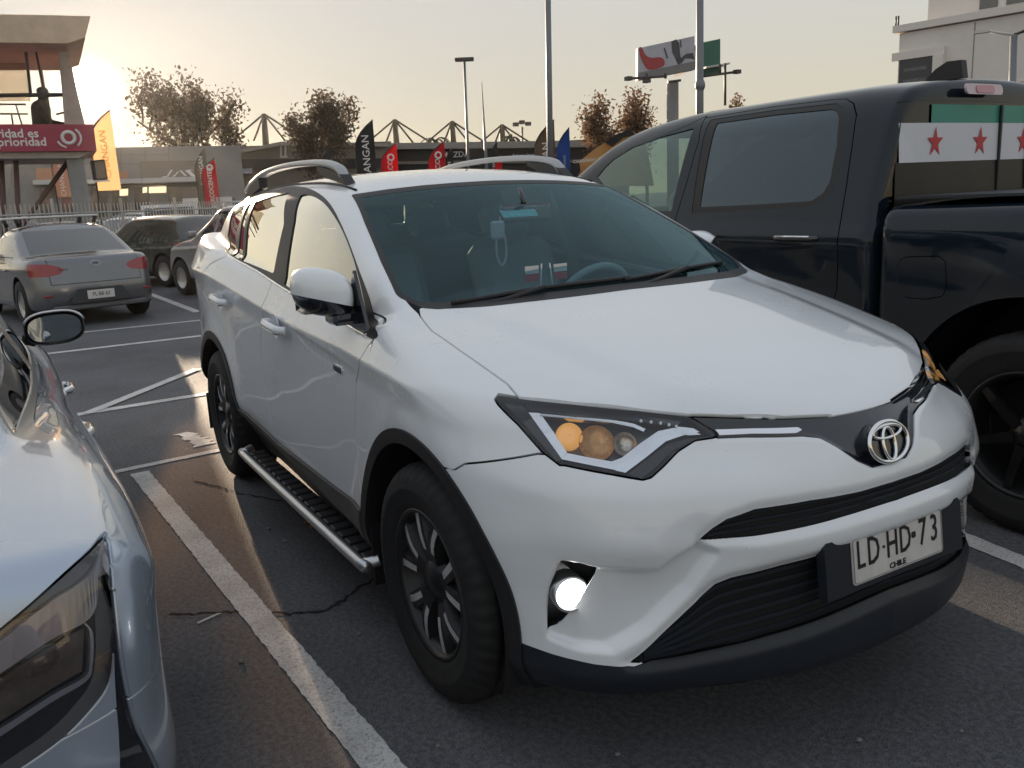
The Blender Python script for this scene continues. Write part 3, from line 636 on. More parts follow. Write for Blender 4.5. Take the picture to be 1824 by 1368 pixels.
# number plate and its holder
pc=np.array([.915,0,.565]);pn=np.array([.985,0,.12]);pn/=np.linalg.norm(pn);pu=np.array([-pn[2],0,pn[0]])
hold=MB().prism([(-.265,-.075),(.265,-.075),(.265,.055),(.255,.066),(-.255,.066),(-.265,.055)],-.030,-.004,(pc,ey,pu,pn)).build('plate_holder',DKG,bump_)
PLT=mat('plate white',(.62,.60,.58),.45,vary=.1,vscale=30);PTX=mat('plate black',(.015,.015,.015),.5)
def rrect(w,h,r,n=5): return [(sx*(w/2-r)+r*math.cos(a),sy*(h/2-r)+r*math.sin(a)) for sx,sy,a0 in ((1,1,0),(-1,1,90),(-1,-1,180),(1,-1,270)) for a in [math.radians(a0+90*i/n) for i in range(n+1)]]
plate=MB().prism(rrect(.352,.118,.010),-.003,0,(pc,ey,pu,pn)).build('number_plate',PLT,bump_)
for w_,h_ in ((.344,.110),):
    L=[pc+pn*.001+ey*a+pu*b for a,b in rrect(w_,h_,.008)];MB().tube(L+[L[0]],.0016,6,caps=False).build('embossed_rim',mat('plate rim',(.3,.29,.28),.4),plate)
def platetext(body,size,y,z,sx=.66,bold=.0002): return text('letter',body,size,pc+pn*.0012+ey*y+pu*z,(0,1,0),pu,PTX,plate,ext=.0009,bold=bold,sx=sx)
for cch,yy in (('L',-.146),('D',-.098),('H',-.027),('D',.024),('7',.094),('3',.141)): platetext(cch,.100,yy,.010)
MB().box(pc+pn*.001+ey*-.060+pu*.012,(.004,.006,.006)).build('dot',PTX,plate)
MB().prism(rrect(.016,.016,.004),.0002,.0014,(pc+ey*.058+pu*.014,ey,pu,pn)).build('shield',PTX,plate)
platetext('CHILE',.020,-.01,-.044,1.2,.0003)
# wheels
def make_wheel(R=.36,W=.225,rim_r=.222,spokes=5,twin=True,face=None,tyre=None,dark=None):
    root=[]
    prof=[(rim_r-.012,-W/2+.03),(rim_r+.006,-W/2+.012),(rim_r+.03,-W/2+.002),(R-.075,-W/2-.005),(R-.070,-W/2-.0075),(R-.064,-W/2-.005),(R-.050,-W/2-.004),(R-.028,-W/2+.004),(R-.010,-W/2+.022),(R-.001,-W/2+.045),(R,-W/2+.062),(R-.011,-W/2+.064),(R-.011,-W/2+.074),(R,-W/2+.076),(R,-.006),(R-.011,-.005),(R-.011,.005),(R,.006)]
    prof+= [(r,-h) for r,h in prof[::-1]][3:]
    n=200;mb=MB();mb.lathe(prof,(0,0,0),(0,1,0),n,sm=True)
    V=np.array(mb.v);k=len(prof)
    for i in range(k):
        r0,h0=prof[i]
        if .045<abs(abs(h0)-W/2)+0 or r0<R-.03: continue
        for j in range(n):
            if j%4==0:
                v=V[i*n+j];rr_=math.hypot(v[0],v[2]);V[i*n+j,0]*=(rr_-.007)/rr_;V[i*n+j,2]*=(rr_-.007)/rr_
    mb.v=[tuple(v) for v in V]
    return mb
def wheel_parts(parent_name,loc,sgn,parent,R=.36,W=.225,rim_r=.222,style='twin',facemat=None,backmat=None,steer=0.):
    w_=empty('wheel',loc,(0 if sgn<0 else math.pi)+steer,parent)
    make_wheel(R,W,rim_r).build('tyre',RUB,w_)
    o=-W/2
    MB().lathe([(rim_r-.012,o+.030),(rim_r-.006,o+.012),(rim_r+.006,o+.010),(rim_r+.004,o+.018),(rim_r-.020,o+.035),(rim_r-.028,.06),(rim_r-.028,-o),(rim_r-.012,-o)],(0,0,0),(0,1,0),48).build('rim_barrel',backmat,w_)
    MB().lathe([(.001,.03),(.10,.03),(rim_r-.03,.035)],(0,0,0),(0,1,0),32).build('brake_disc',DARK,w_)
    rr_=rim_r-.008
    if style=='twin':
        for k in range(5):
            a0=math.pi/2+2*math.pi*k/5
            mb=MB();mf=MB()
            for s in (-1,1):
                pts=[];
                for t in np.linspace(0,1,7):
                    r=.045+(rr_-.045)*t;a=a0+s*(.12+.19*t**1.2);yy=o+.030-.012*math.sin(t*3.1)+.012*(1-t);wd=.022+.007*t
                    pts.append((r,a,yy,wd))
                A=[];B=[];Bk=[]
                for r,a,yy,wd in pts:
                    c_=np.array([math.cos(a)*r,yy,math.sin(a)*r]);tn=np.array([-math.sin(a),0,math.cos(a)])
                    A.append((c_-tn*wd*.8,c_+tn*wd*.8,c_-tn*wd*1.2+np.array([0,.03,0]),c_+tn*wd*1.2+np.array([0,.03,0])))
                V=[q for z_ in A for q in z_];fs=[]
                for i in range(6):
                    b=i*4;fs+=[(b,b+1,b+5,b+4),(b,b+4,b+6,b+2),(b+1,b+3,b+7,b+5),(b+2,b+6,b+7,b+3)]
                mb.add(V,fs)
                V2=[];
                for i,(r,a,yy,wd) in enumerate(pts[2:]):
                    c_=np.array([math.cos(a)*r,yy-.0015,math.sin(a)*r]);tn=np.array([-math.sin(a),0,math.cos(a)]);V2+= [c_+tn*wd*(.72 if s>0 else -.72),c_+tn*wd*(-.1 if s>0 else .1)]
                mf.add(V2,[(2*i,2*i+1,2*i+3,2*i+2) for i in range(4)])
            sp=fix_normals(mb.build('spoke',backmat,w_));mf.build('machined_face',facemat,sp)
    else:
        for k in range(style):
            a=2*math.pi*k/style+.3;mb=MB();V=[]
            for t in np.linspace(0,1,4):
                r=.05+(rr_-.05)*t;wd=.022-.006*t;c_=np.array([math.cos(a)*r,o+.028-.01*math.sin(t*3.1),math.sin(a)*r]);tn=np.array([-math.sin(a),0,math.cos(a)]);V+=[c_-tn*wd,c_+tn*wd,c_-tn*wd+np.array([0,.03,0]),c_+tn*wd+np.array([0,.03,0])]
            fs=[]
            for i in range(3):
                b=i*4;fs+=[(b,b+1,b+5,b+4),(b,b+4,b+6,b+2),(b+1,b+3,b+7,b+5),(b+2,b+6,b+7,b+3)]
            fix_normals(mb.add(V,fs).build('spoke',facemat,w_))
    MB().lathe([(.075,o+.06),(.062,o+.034),(.034,o+.030),(.030,o+.026),(.001,o+.024)],(0,0,0),(0,1,0),24).build('hub_cap',backmat,w_)
    return w_
WFACE=mat('machined alloy',(.70,.70,.72),.38,metal=.5);WDARK=mat('dark alloy paint',(.035,.036,.038),.35,metal=.5)
for ax in (0.,-2.66):
    for s in (-1,1): wheel_parts('wheel',(ax,s*.788,.36),s,suv,facemat=WFACE,backmat=WDARK)
    for s in (-1,1):
        mb=MB();pr=[(ax+.437*math.cos(a),.36+.437*math.sin(a)) for a in np.linspace(-.35,math.pi+.35,25)]
        V=[(p[0],s*y_,p[1]) for y_ in (.875,.50) for p in pr];k=len(pr);mb.add(V,[(i,i+1,k+i+1,k+i) for i in range(k-1)],True);mb.add([(ax,s*.50,.36)]+[(p[0],s*.50,p[1]) for p in pr],[(0,1+i,2+i) for i in range(k-1)]);mb.build('wheel_well',BLK,suv)
    for s in (-1,1): MB().box((ax-.43,s*.80,.30),(.012,.19,.22),bev=.004).build('mud_flap',BLK,suv)
MB().box((-1.5,0,.26),(3.6,1.25,.10)).build('underbody',DARK,suv)
# side steps: bright tube with black tread pads
for s in (-1,1):
    P=[(-2.13,s*.875,.285),(-2.10,s*.915,.275),(-2.0,s*.927,.27),(-.56,s*.927,.27),(-.45,s*.915,.272),(-.42,s*.87,.285)]
    st=MB().tube(smooth_poly(P,6,False),.021,12).build('side_step_tube',SILV,suv)
    MB().box((-1.27,s*.865,.262),(1.66,.085,.022),bev=.005).build('step_board',BLK,st)
    for i in range(20): MB().box((-2.04+i*.0815,s*.868,.277),(.058,.074,.014),bev=.005).build('tread_pad',BLK,st)
# roof rails
RG=mat('rail grey paint',(.42,.43,.44),.35,metal=.5)
for s in (-1,1):
    P=smooth_poly([(-1.335,1.578),(-1.40,1.622),(-1.62,1.652),(-2.05,1.668),(-2.5,1.658),(-2.78,1.620),(-2.95,1.575)],5,False);V=[];sec=[(-.022,-.012),(-.024,.004),(-.014,.014),(.006,.016),(.020,.008),(.024,-.012)]
    for x_,z_ in P:
        for a,b in sec: V.append((x_,s*(.545-a),z_+b))
    k=6;nn=len(P);mb=MB();mb.add(V,[(i*k+j,i*k+(j+1)%k,(i+1)*k+(j+1)%k,(i+1)*k+j) for i in range(nn-1) for j in range(k)]+[tuple(range(k)),tuple((nn-1)*k+j for j in range(k))],True)
    rl=fix_normals(mb.build('roof_rail',RG,suv))
    for pts in ([(-1.27,1.545),(-1.33,1.59),(-1.42,1.612),(-1.62,1.640),(-1.62,1.62),(-1.52,1.585)],[(-2.62,1.58),(-2.62,1.635),(-2.80,1.60),(-2.93,1.56),(-2.85,1.54)]):
        MB().prism(pts,-.023,.023,((0,s*.545,0),(1,0,0),(0,0,1),(0,1,0))).build('rail_foot',BLK,rl)
# roof joint mouldings
for s in (-1,1):
    P=[]
    for x_ in np.linspace(-1.14,-3.0,14):
        y_=.575-.02*max(0,-x_-2.2);zs=np.linspace(1.3,1.75,200);v=rav(np.full(200,x_),np.full(200,y_),zs);P.append((x_,s*y_,zs[np.argmax(v>0)]+.001))
    MB().tube(P,.006,6).build('roof_moulding',BLK,suv)
# chrome line under the side windows
bl=[cast(rav,*p) for p in [(401,447),(411,458),(457,483),(493,507),(540,535),(607,573),(640,591),(652,598)]]
for s in (-1,1): MB().tube([p*[1,s,1]+np.array([0,s*.002,0]) for p in smooth_poly(bl,3,False)],.0065,6).build('belt_strip',CHR,suv)
# mirrors
def mirF(x,y,z):
    X=(x+.545)/.085;Yv=(y+.945)/.095;Z=(z-1.19)/.078
    xs=X-.35*np.clip(-Yv,-1,1)*0
    r=(np.abs(X)**2.6+np.abs(Yv)**2.8+np.abs(Z+.25*Yv)**2.6)**(1/2.6)-1
    return np.maximum(r*.075,(-.60-x))
mm=nets(mirF,np.array([-.66,-1.08,1.07]),np.array([-.43,-.82,1.31]),.006,half=False)
cap,lowm=split(mm,(1.165-.30*(mm.V[:,1]+.945))-mm.V[:,2]+np.maximum(0,-.575-mm.V[:,0])*0)
MIRG=mat('mirror glass',(.34,.40,.43),.02,metal=1.)
for i,s in enumerate((1,-1)):
    f=lambda q:q if s>0 else q.mirror()
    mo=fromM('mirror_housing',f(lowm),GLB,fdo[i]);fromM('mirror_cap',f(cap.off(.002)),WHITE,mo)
    if s<0: mo.matrix_local=Matrix.Translation((-.72,.86,1.15))@Matrix.Rotation(R_(62),4,'Z')@Matrix.Translation((.56,-.86,-1.15))
    MB().box((-.545,-.875*s,1.105),(.10,.11,.05),bev=.012).build('mirror_arm',GLB,mo)
    MB().prism([(-.03,-.02),(.20,-.055),(.10,.17)],-.006,.006,((-.60,-.845*s,1.085),(1,0,0),(0,.0,1),(0,1,0))).build('mirror_sail',GLB,mo)
    MB().box((-.55,-.99*s,1.135),(.07,.06,.018),bev=.006).build('turn_repeater',mat('smoked lamp',(.25,.22,.2),.15,coat=1),mo)
    MB().box((-.603,-.945*s,1.19),(.004,.15,.115),bev=.0015).build('mirror_glass',MIRG,mo)
# handles and badge
for pa,x0,zh,yh in ((fdo,-1.33,.995,.905),(rdo,-2.31,1.032,.912)):
    for i,s in enumerate((-1,1)):
        P=[(x0-.115,s*(yh-.012),zh+.006),(x0-.095,s*(yh+.016),zh+.008),(x0-.03,s*(yh+.026),zh+.006),(x0+.05,s*(yh+.024),zh),(x0+.10,s*(yh+.016),zh-.006),(x0+.118,s*(yh-.012),zh-.010)]
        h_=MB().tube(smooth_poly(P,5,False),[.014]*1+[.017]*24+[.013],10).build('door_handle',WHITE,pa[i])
        MB().tube([(p[0],p[1]+s*.009,p[2]-.012) for p in smooth_poly(P,4,False)[2:-2]],.006,6).build('handle_chrome',CHR,h_)
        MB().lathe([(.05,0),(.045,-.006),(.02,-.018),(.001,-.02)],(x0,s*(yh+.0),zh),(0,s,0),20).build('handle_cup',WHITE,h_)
for s in (-1,1):
    p=cast(rav,603,657)*[1,-s,1];bd=MB().prism([(a*1.0,b) for a,b in rrect(.085,.024,.011)],0,.004,(p+np.array([0,s*.001,0]),(1,0,-.04),(0,0,1),(0,s,0))).build('door_badge',CHR,fdo[0 if s<0 else 1])
    MB().prism(rrect(.074,.015,.006),.004,.0052,(p+np.array([0,s*.001,0]),(1,0,-.04),(0,0,1),(0,s,0))).build('badge_inlay',mat('badge dark',(.05,.05,.055),.3,vary=.6,vscale=120),bd)
# wipers
for P in ([(-.30,-.62,1.145),(-.27,-.30,1.165),(-.22,.05,1.170)],[(-.24,.02,1.165),(-.25,.35,1.175),(-.33,.60,1.175)]):
    def wz(p):
        x_=np.linspace(-.8,.1,300);v=rav(x_,np.full(300,p[1]),np.full(300,p[2]));return np.array([x_[np.argmax(v>0)]+.012,p[1],p[2]])
    Q=[wz(p) for p in smooth_poly(P,5,False)];w_=MB().tube(Q,.008,6).build('wiper_blade',BLK,suv);MB().tube([Q[len(Q)//2]+np.array([.012,0,.004]),Q[2]+np.array([.03,0,-.02]),Q[0]+np.array([.05,-.03,-.05])],.009,6).build('wiper_arm',BLK,w_)
# cabin
cab=MB().box((-1.5,0,.50),(2.6,1.5,.12)).build('cabin_floor',CABIN,suv)
hl=split(bodym,1.16-bodym.V[:,2])[0];hl=hl.off(-.03);whole('headliner',M(hl.V,-hl.N,hl.T[:,::-1]),mat('headliner cloth',(.60,.62,.62),.9),dep=0)
mb=MB();dp=[(-.30,1.085),(-.45,1.085),(-.66,1.055),(-.74,1.02),(-.76,.93),(-.72,.72),(-.50,.62),(-.30,.62)]
mb.prism(dp,-.70,.70,((0,0,0),(1,0,0),(0,0,1),(0,1,0)));dsh=fix_normals(mb.build('dashboard',CABIN,suv))
MB().prism([(-.60,1.05),(-.70,1.10),(-.78,1.085),(-.78,1.0),(-.6,1.0)],.20,.56,((0,0,0),(1,0,0),(0,0,1),(0,1,0))).build('instrument_hood',CABIN,dsh)
sw=np.array([-.90,.38,1.00]);sn=np.array([-.85,0,.5]);sn/=np.linalg.norm(sn);su=np.array([sn[2],0,-sn[0]])
stw=MB().tube([sw+.185*(np.array([0,1,0])*math.cos(a)+su*math.sin(a)) for a in np.linspace(0,2*math.pi,33)],.016,8,caps=False).build('steering_wheel',SEAT,suv)
MB().lathe([(.001,.03),(.06,.025),(.075,0),(.06,-.04)],sw,-sn,16).tube([sw+np.array([0,-.18,0]),sw,sw+np.array([0,.18,0])],.018,6).tube([sw,sw-su*.17],.018,6).tube([sw,(-.72,.38,.92)],.03,8).build('wheel_hub',SEAT,stw)
def seat(x_,y_,w_=.50):
    s_=MB().box((x_+.22,y_,.72),(.52,w_,.16),bev=.05).build('seat_cushion',SEAT,suv)
    a=math.radians(-20);Ry=np.array([[math.cos(a),0,math.sin(a)],[0,1,0],[-math.sin(a),0,math.cos(a)]])
    MB().box((x_-.14,y_,1.0),(.15,w_*.96,.56),Ry,bev=.06).build('seat_back',SEAT,s_)
    MB().box((x_-.265,y_,1.345),(.10,.27,.19),Ry,bev=.045).build('headrest',SEAT,s_);MB().tube([(x_-.20,y_-.06,1.2),(x_-.26,y_-.06,1.33)],.006,6).tube([(x_-.20,y_+.06,1.2),(x_-.26,y_+.06,1.33)],.006,6).build('headrest_post',CHR,s_)
for y_ in (-.37,.37): seat(-1.35,y_)
for y_ in (-.40,.40): seat(-2.30,y_,.62)
for s in (-1,1): MB().tube([(-1.52,s*.76,.75),(-1.54,s*.735,1.15),(-1.60,s*.60,1.50)],.035,8).build('inner_pillar_trim',CABIN,suv)
MB().box((-.80,0,1.40),(.03,.24,.07),bev=.012).tube([(-.80,0,1.42),(-.84,0,1.5)],.01,6).build('rear_view_mirror',GLB,suv)
st=[cast(rav,*p) for p in [(890,367),(952,364),(962,381),(900,385)]];q=MB().add([p+np.array([-.012,0,-.006]) for p in st]+[p+np.array([-.014,0,-.007]) for p in st],[(0,1,2,3),(7,6,5,4)]).build('windscreen_sticker',mat('teal sticker',(.16,.42,.45),.5,vary=.35,vscale=60),wso)
# ---------------------------------------------------------------- shared car surface
class Car:
    """surface in local axes (x forward, y left, origin on the ground); placed at (x0,y0) and turned by rz"""
    def __init__(s,x0,y0,rz,**k):
        s.x0,s.y0,s.rz=x0,y0,rz;s.c,s.s=math.cos(rz),math.sin(rz)
        d=dict(tum=.36,bulge=.2,sweepf=.28,sweepr=.2,kt=.05,kf=.07,kr=.09,kroof=.07,z0=.2,drop=.05,belt=0.,rc=.05)
        d.update(k);s.__dict__.update(d);s.part_top=None
    def F(s,x,y,z):
        y=np.abs(y)
        low=smax(y-(s.wc(x)+s.fs(z-s.zc(x))),z-(s.top(x)-s.drop*(y/.85)**4),s.kt)
        low=smax(low,x-(s.xf(z)-s.bf(y)),s.kf);low=smax(low,(s.xr(z)+s.br(y))-x,s.kr);low=smax(low,s.z0-z,.05)
        if s.roof is None: return low
        zb=s.zbelt(x);dz=z-zb
        g=y-(s.wg(x)-s.tum*dz-s.bulge*dz*np.abs(dz))
        g=smax(g,(z-(s.roof(x)-s.rc*(y/.6)**2-.5*s.rc*(y/.6)**6))*.95,s.kroof)
        xb,z_,sl=s.ws;g=smax(g,(x-(xb-sl*(z-z_)-s.sweepf*y*y))/math.hypot(1,sl),.04)
        xb,z_,sl=s.rw;g=smax(g,((xb+sl*(z-z_)+s.sweepr*y*y)-x)/math.hypot(1,sl),.05)
        g=np.maximum(g,zb-.10-z)
        return smin(low,g,.03)
    def W(s,x,y,z):                       # the same field in world axes
        X,Y_=x-s.x0,y-s.y0;return s.F(X*s.c+Y_*s.s,-X*s.s+Y_*s.c,z)
    def loc(s,P):
        P=np.atleast_2d(P);X,Y_=P[:,0]-s.x0,P[:,1]-s.y0;L=np.stack([X*s.c+Y_*s.s,-X*s.s+Y_*s.c,P[:,2]],1);return L
    def tr(s,px,k,F=None):                # photo outline -> chart on this surface (folded to the right half)
        L=s.loc(np.array([cast(F or s.W,*p,t0=.3,t1=40,st=.01) for p in px]));L[:,1]=-np.abs(L[:,1]);return ch(L,k)
    def pts(s,px,off=0.): return s.loc(np.array([cast((lambda x,y,z:s.W(x,y,z)-off),*p,t0=.3,t1=40) for p in px]))
    def mesh(s,cell,lo,hi): return nets(s.F,np.array(lo,float),np.array(hi,float),cell,gh=max(.004,cell*.4))
class Cut:
    def __init__(s,m): s.m=m;s.p={}
    def take(s,name,phi,gap=0.):
        a,s.m=split(s.m,phi(s.m.V))
        if gap: a=split(a,phi(a.V)+gap)[0];s.m=split(s.m,gap-phi(s.m.V))[0]
        s.p[name]=a;return a
def both_sides(name,m,mt,parent,dep=.01,off=0.):
    if not len(m.T): print('empty',name);return []
    m=m.off(off) if off else m
    return [fromM(name,rim(q,dep) if dep else q,mt,pa) for q,pa in zip((m,m.mirror()),parent if isinstance(parent,list) else [parent]*2)]
def mid(name,m,mt,parent,dep=.01,off=0.):
    if not len(m.T): print('empty',name);return None
    m=m.off(off) if off else m
    return fromM(name,(rim(m,dep) if dep else m).both(),mt,parent)
def wells(root,axles,rad,yo,yi,zc):
    for ax in axles:
        for s in (-1,1):
            mb=MB();pr=[(ax+rad*math.cos(a),zc+rad*math.sin(a)) for a in np.linspace(-.3,math.pi+.3,17)];k=len(pr)
            mb.add([(p[0],s*y_,p[1]) for y_ in (yo,yi) for p in pr],[(i,i+1,k+i+1,k+i) for i in range(k-1)],True);mb.add([(ax,s*yi,zc)]+[(p[0],s*yi,p[1]) for p in pr],[(0,1+i,2+i) for i in range(k-1)]);mb.build('wheel_well',BLK,root)
def poly_xz(p): p=np.array(p,float);return lambda V:np.maximum(sdf2(ch(V,'xz'),p),V[:,1]+.3)
def poly_yz(p,fr): p=np.array(p,float);return lambda V:np.maximum(sdf2(ch(V,'yz'),p),(-V[:,0] if fr>0 else V[:,0])+(0))
FS0=C((-.9,-.16),(-.62,-.07),(-.55,-.02),(-.45,-.005),(-.25,-.012),(-.08,-.008),(0,0),(.03,-.010),(.08,-.035),(.16,-.08),(.3,-.16))
TGL=glassmat('tinted glass',(.28,.32,.32),1.3);DGL=mat('dark far glass',(.02,.025,.028),.06,coat=1)
REDL=mat('red lamp lens',(.30,.012,.018),.12,coat=1);CLRL=mat('clear lamp plastic',(.6,.58,.56),.1,coat=1)
ALW=mat('bright alloy',(.5,.5,.51),.3,metal=.85)
def simple_car(name,label,cat,x0,y0,rz,paint,kind='suv',L=4.4,Wd=1.8,H=1.62,cell=.035,group=None,rails=False,dark_plastic=True,tl=None,lid=False):
    """smaller car further off: shell, glass, lamps, wheels, mirrors"""
    f=L*.5-.0;hw=Wd/2
    xa,xb=L*.5-.88,-L*.5+.85                       # axles
    if kind=='suv': hood,belt,ws_b,ws_t,rw_b,rw_t,deck=1.02,1.02,L*.5-1.25,L*.5-2.05,-L*.5+.10,-L*.5+.42,None
    elif kind=='hatch': hood,belt,ws_b,ws_t,rw_b,rw_t,deck=.92,.93,L*.5-1.12,L*.5-1.95,-L*.5+.12,-L*.5+.55,None
    else: hood,belt,ws_b,ws_t,rw_b,rw_t,deck=.90,.92,L*.5-1.22,L*.5-2.05,-L*.5+.62,-L*.5+1.35,.98
    tops=[(-L/2,(deck or belt)-.04),(-L/2+.35,(deck or belt)),(-L/2+.9,max(deck or 0,belt)+.01),(ws_b-.3,belt+.02),(ws_b+.05,hood+.02),(L/2-.5,hood-.12),(L/2-.15,hood-.24),(L/2+.1,hood-.4)]
    c=Car(x0,y0,rz,wc=C((-L/2-.1,hw*.6),(-L/2+.12,hw*.86),(-L/2+.45,hw*.97),(xb,hw),(0,hw*.975),(xa,hw),(L/2-.45,hw*.95),(L/2-.15,hw*.80),(L/2+.1,hw*.5)),fs=FS0,zc=C((-L/2,belt-.08),(L/2,belt-.18)),
        xf=C((.1,L/2-.25),(.3,L/2-.03),(.5,L/2),(.7,L/2-.06),(.9,L/2-.2)),bf=C((0,0),(.4,.04),(.65,.14),(.85,.38),(1.1,.9)),xr=C((.1,-L/2+.2),(.3,-L/2+.04),(.5,-L/2),(.75,-L/2+.04),(1.0,-L/2+.09)),br=C((0,0),(.4,.02),(.65,.08),(.85,.28),(1.1,.8)),
        top=C(*tops),roof=C((-L/2,H-.22),(-L/2+.5,H-.06),(-.6,H),(.2,H-.02),(ws_t+.1,H-.08),(ws_b,H-.4)),zbelt=lambda x:belt+.06-.02*x,wg=C((-L/2,hw*.80),(-.5,hw*.92),(ws_b,hw*.86)),
        ws=(ws_b+.08,belt+.06,(ws_b-ws_t)/(H-.1-belt-.06)),rw=(rw_b,belt+.06,(rw_t-rw_b)/(H-.1-belt-.06)),z0=.22)
    root=empty(name,(x0,y0,0),rz);tag(root,label,cat,group)
    k=Cut(c.mesh(cell,(-L/2-.1,-hw-.12,.12),(L/2+.1,0,H+.1)))
    wr=.33;wrf=lambda V:np.minimum(np.hypot(V[:,0]-xa,V[:,2]-wr),np.hypot(V[:,0]-xb,V[:,2]-wr))
    k.take('x',lambda V:wrf(V)-.385)
    zt,zb_=H-.13,belt+.09
    wsx=lambda z:ws_b+.08-c.ws[2]*(z-belt-.06);rwx=lambda z:rw_b+c.rw[2]*(z-belt-.06)
    k.take('ws',lambda V:np.maximum(np.maximum(np.abs(V[:,1])-(hw*.80-.25*(V[:,2]-belt)),np.maximum(V[:,2]-(H-.085),belt+.05-V[:,2])),wsx(V[:,2])-.26-V[:,0]))
    k.take('rw',lambda V:np.maximum(np.maximum(np.abs(V[:,1])-(hw*.78-.25*(V[:,2]-belt)),np.maximum(V[:,2]-(H-.10),belt+.07-V[:,2])),V[:,0]-(rwx(V[:,2])+.20)))
    b0=.0;panes=[[(wsx(zb_)-.42,zb_),(wsx(zt)-.34,zt-.02),(b0+.06,zt),(b0+.06,zb_)],[(b0-.04,zb_),(b0-.04,zt),(xb+.45,zt-.03),(xb+.34,zb_+.02)]]
    if kind!='sedan': panes.append([(xb+.26,zb_+.03),(xb+.36,zt-.04),(rwx(zt)+.30,zt-.06),(rwx(zb_)+.34,zb_+.06)])
    else: panes[1]=[(b0-.04,zb_),(b0-.04,zt),(rwx(zt)+.35,zt-.05),(rwx(zb_)+.42,zb_+.04)]
    for i,p in enumerate(panes): k.take('p%d'%i,poly_xz(p))
    k.take('hl',lambda V:np.maximum(sdf2(ch(V,'s'),np.array([((hw*.45-L/2+.1)*.707,.62),((hw*.5-L/2+.1)*.707,.74),((hw+.02-L/2+.55)*.707,.80),((hw-L/2+.40)*.707,.66)])),.3-V[:,0]))
    if tl is not None: k.take('tl',lambda V:np.maximum(sdf2(ch(V,'yz'),np.array(tl)),V[:,0]+L/2-.33))
    sr=lambda V:np.stack([(-V[:,1]+V[:,0])*.7071,V[:,2]],1)
    if tl is None: k.take('tl',lambda V:np.maximum(sdf2(sr(V),np.array([((hw*.55-L/2)*.707,belt-.22),((hw*.6-L/2)*.707,belt-.04),((hw-L/2+.35)*.707,belt-.02),((hw-L/2+.28)*.707,belt-.18)])),V[:,0]+.3))
    if cell<.032:
        dz=(.36,belt+.05)
        k.take('fd',poly_xz([(b0+.01,dz[0]),(b0+.01,dz[1]),(ws_b-.30,dz[1]),(ws_b-.14,dz[1]-.25),(ws_b-.20,dz[0])]),.005)
        k.take('rd',poly_xz([(b0-.01,dz[0]),(b0-.01,dz[1]),(xb+.28,dz[1]),(xb+.22,dz[1]-.25),(xb+.43,.52),(xb+.46,dz[0])]),.005)
    if lid: k.take('lid',lambda V:np.maximum(np.maximum(-V[:,1]-.60,.60-V[:,2]),V[:,0]+L/2-.62),.004)
    k.take('gr',lambda V:np.maximum(np.maximum(np.abs(V[:,1])-.42,np.abs(V[:,2]-.60)-.07),.5-V[:,0]))
    k.take('sk',lambda V:V[:,2]-.34) if dark_plastic else None
    if lid: mid('trunk_lid',k.p['lid'],paint,root,.02)
    mid('body',k.m,paint,root,.012);mid('windshield',k.p['ws'],DGL,root,0);mid('rear_window',k.p['rw'],DGL,root,0)
    for i in range(len(panes)): both_sides('side_window',k.p['p%d'%i],DGL,root,0)
    both_sides('headlamp',k.p['hl'],CLRL,root,.02);both_sides('tail_lamp',k.p['tl'],REDL,root,.02);mid('grille',k.p['gr'],BLK,root,.01)
    if dark_plastic: mid('lower_trim',k.p['sk'],BLK,root,.02)
    if cell<.032:
        for nm,hx in (('fd',b0+.16),('rd',xb+.52)):
            for o,s in zip(both_sides('door',k.p[nm],paint,root,.012),(-1,1)): MB().tube([(hx-.09,s*(hw*.965),belt-.13),(hx-.07,s*(hw+.012),belt-.13),(hx+.07,s*(hw+.012),belt-.13),(hx+.09,s*(hw*.965),belt-.13)],.013,6).build('door_handle',paint,o)
    wells(root,(xa,xb),.39,hw-.03,hw-.4,wr)
    for ax in (xa,xb):
        for s in (-1,1):
            w_=empty('wheel',(ax,s*(hw-.12),wr),0,root);MB().lathe([(.20,-.1),(.30,-.105),(wr,-.07),(wr,.07),(.30,.105),(.20,.1)],(0,0,0),(0,1,0),24).build('tyre',RUB,w_);MB().lathe([(.001,s*.075),(.06,s*.085),(.19,s*.07),(.205,s*.09)],(0,0,0),(0,1,0),20).build('rim',ALW,w_)
    for s in (-1,1): MB().box((ws_b-.42,s*(hw+.07),belt+.10),(.10,.17,.12),bev=.03).build('side_mirror',paint,root)
    if rails:
        for s in (-1,1): MB().tube([(ws_t-.05,s*hw*.62,H-.05),(0,s*hw*.64,H+.03),(-L/2+.6,s*hw*.62,H-.03)],.018,6).build('roof_rail',SILV,root)
    MB().box((0,0,.3),(L*.75,hw*1.3,.12)).build('underbody',DARK,root)
    return root
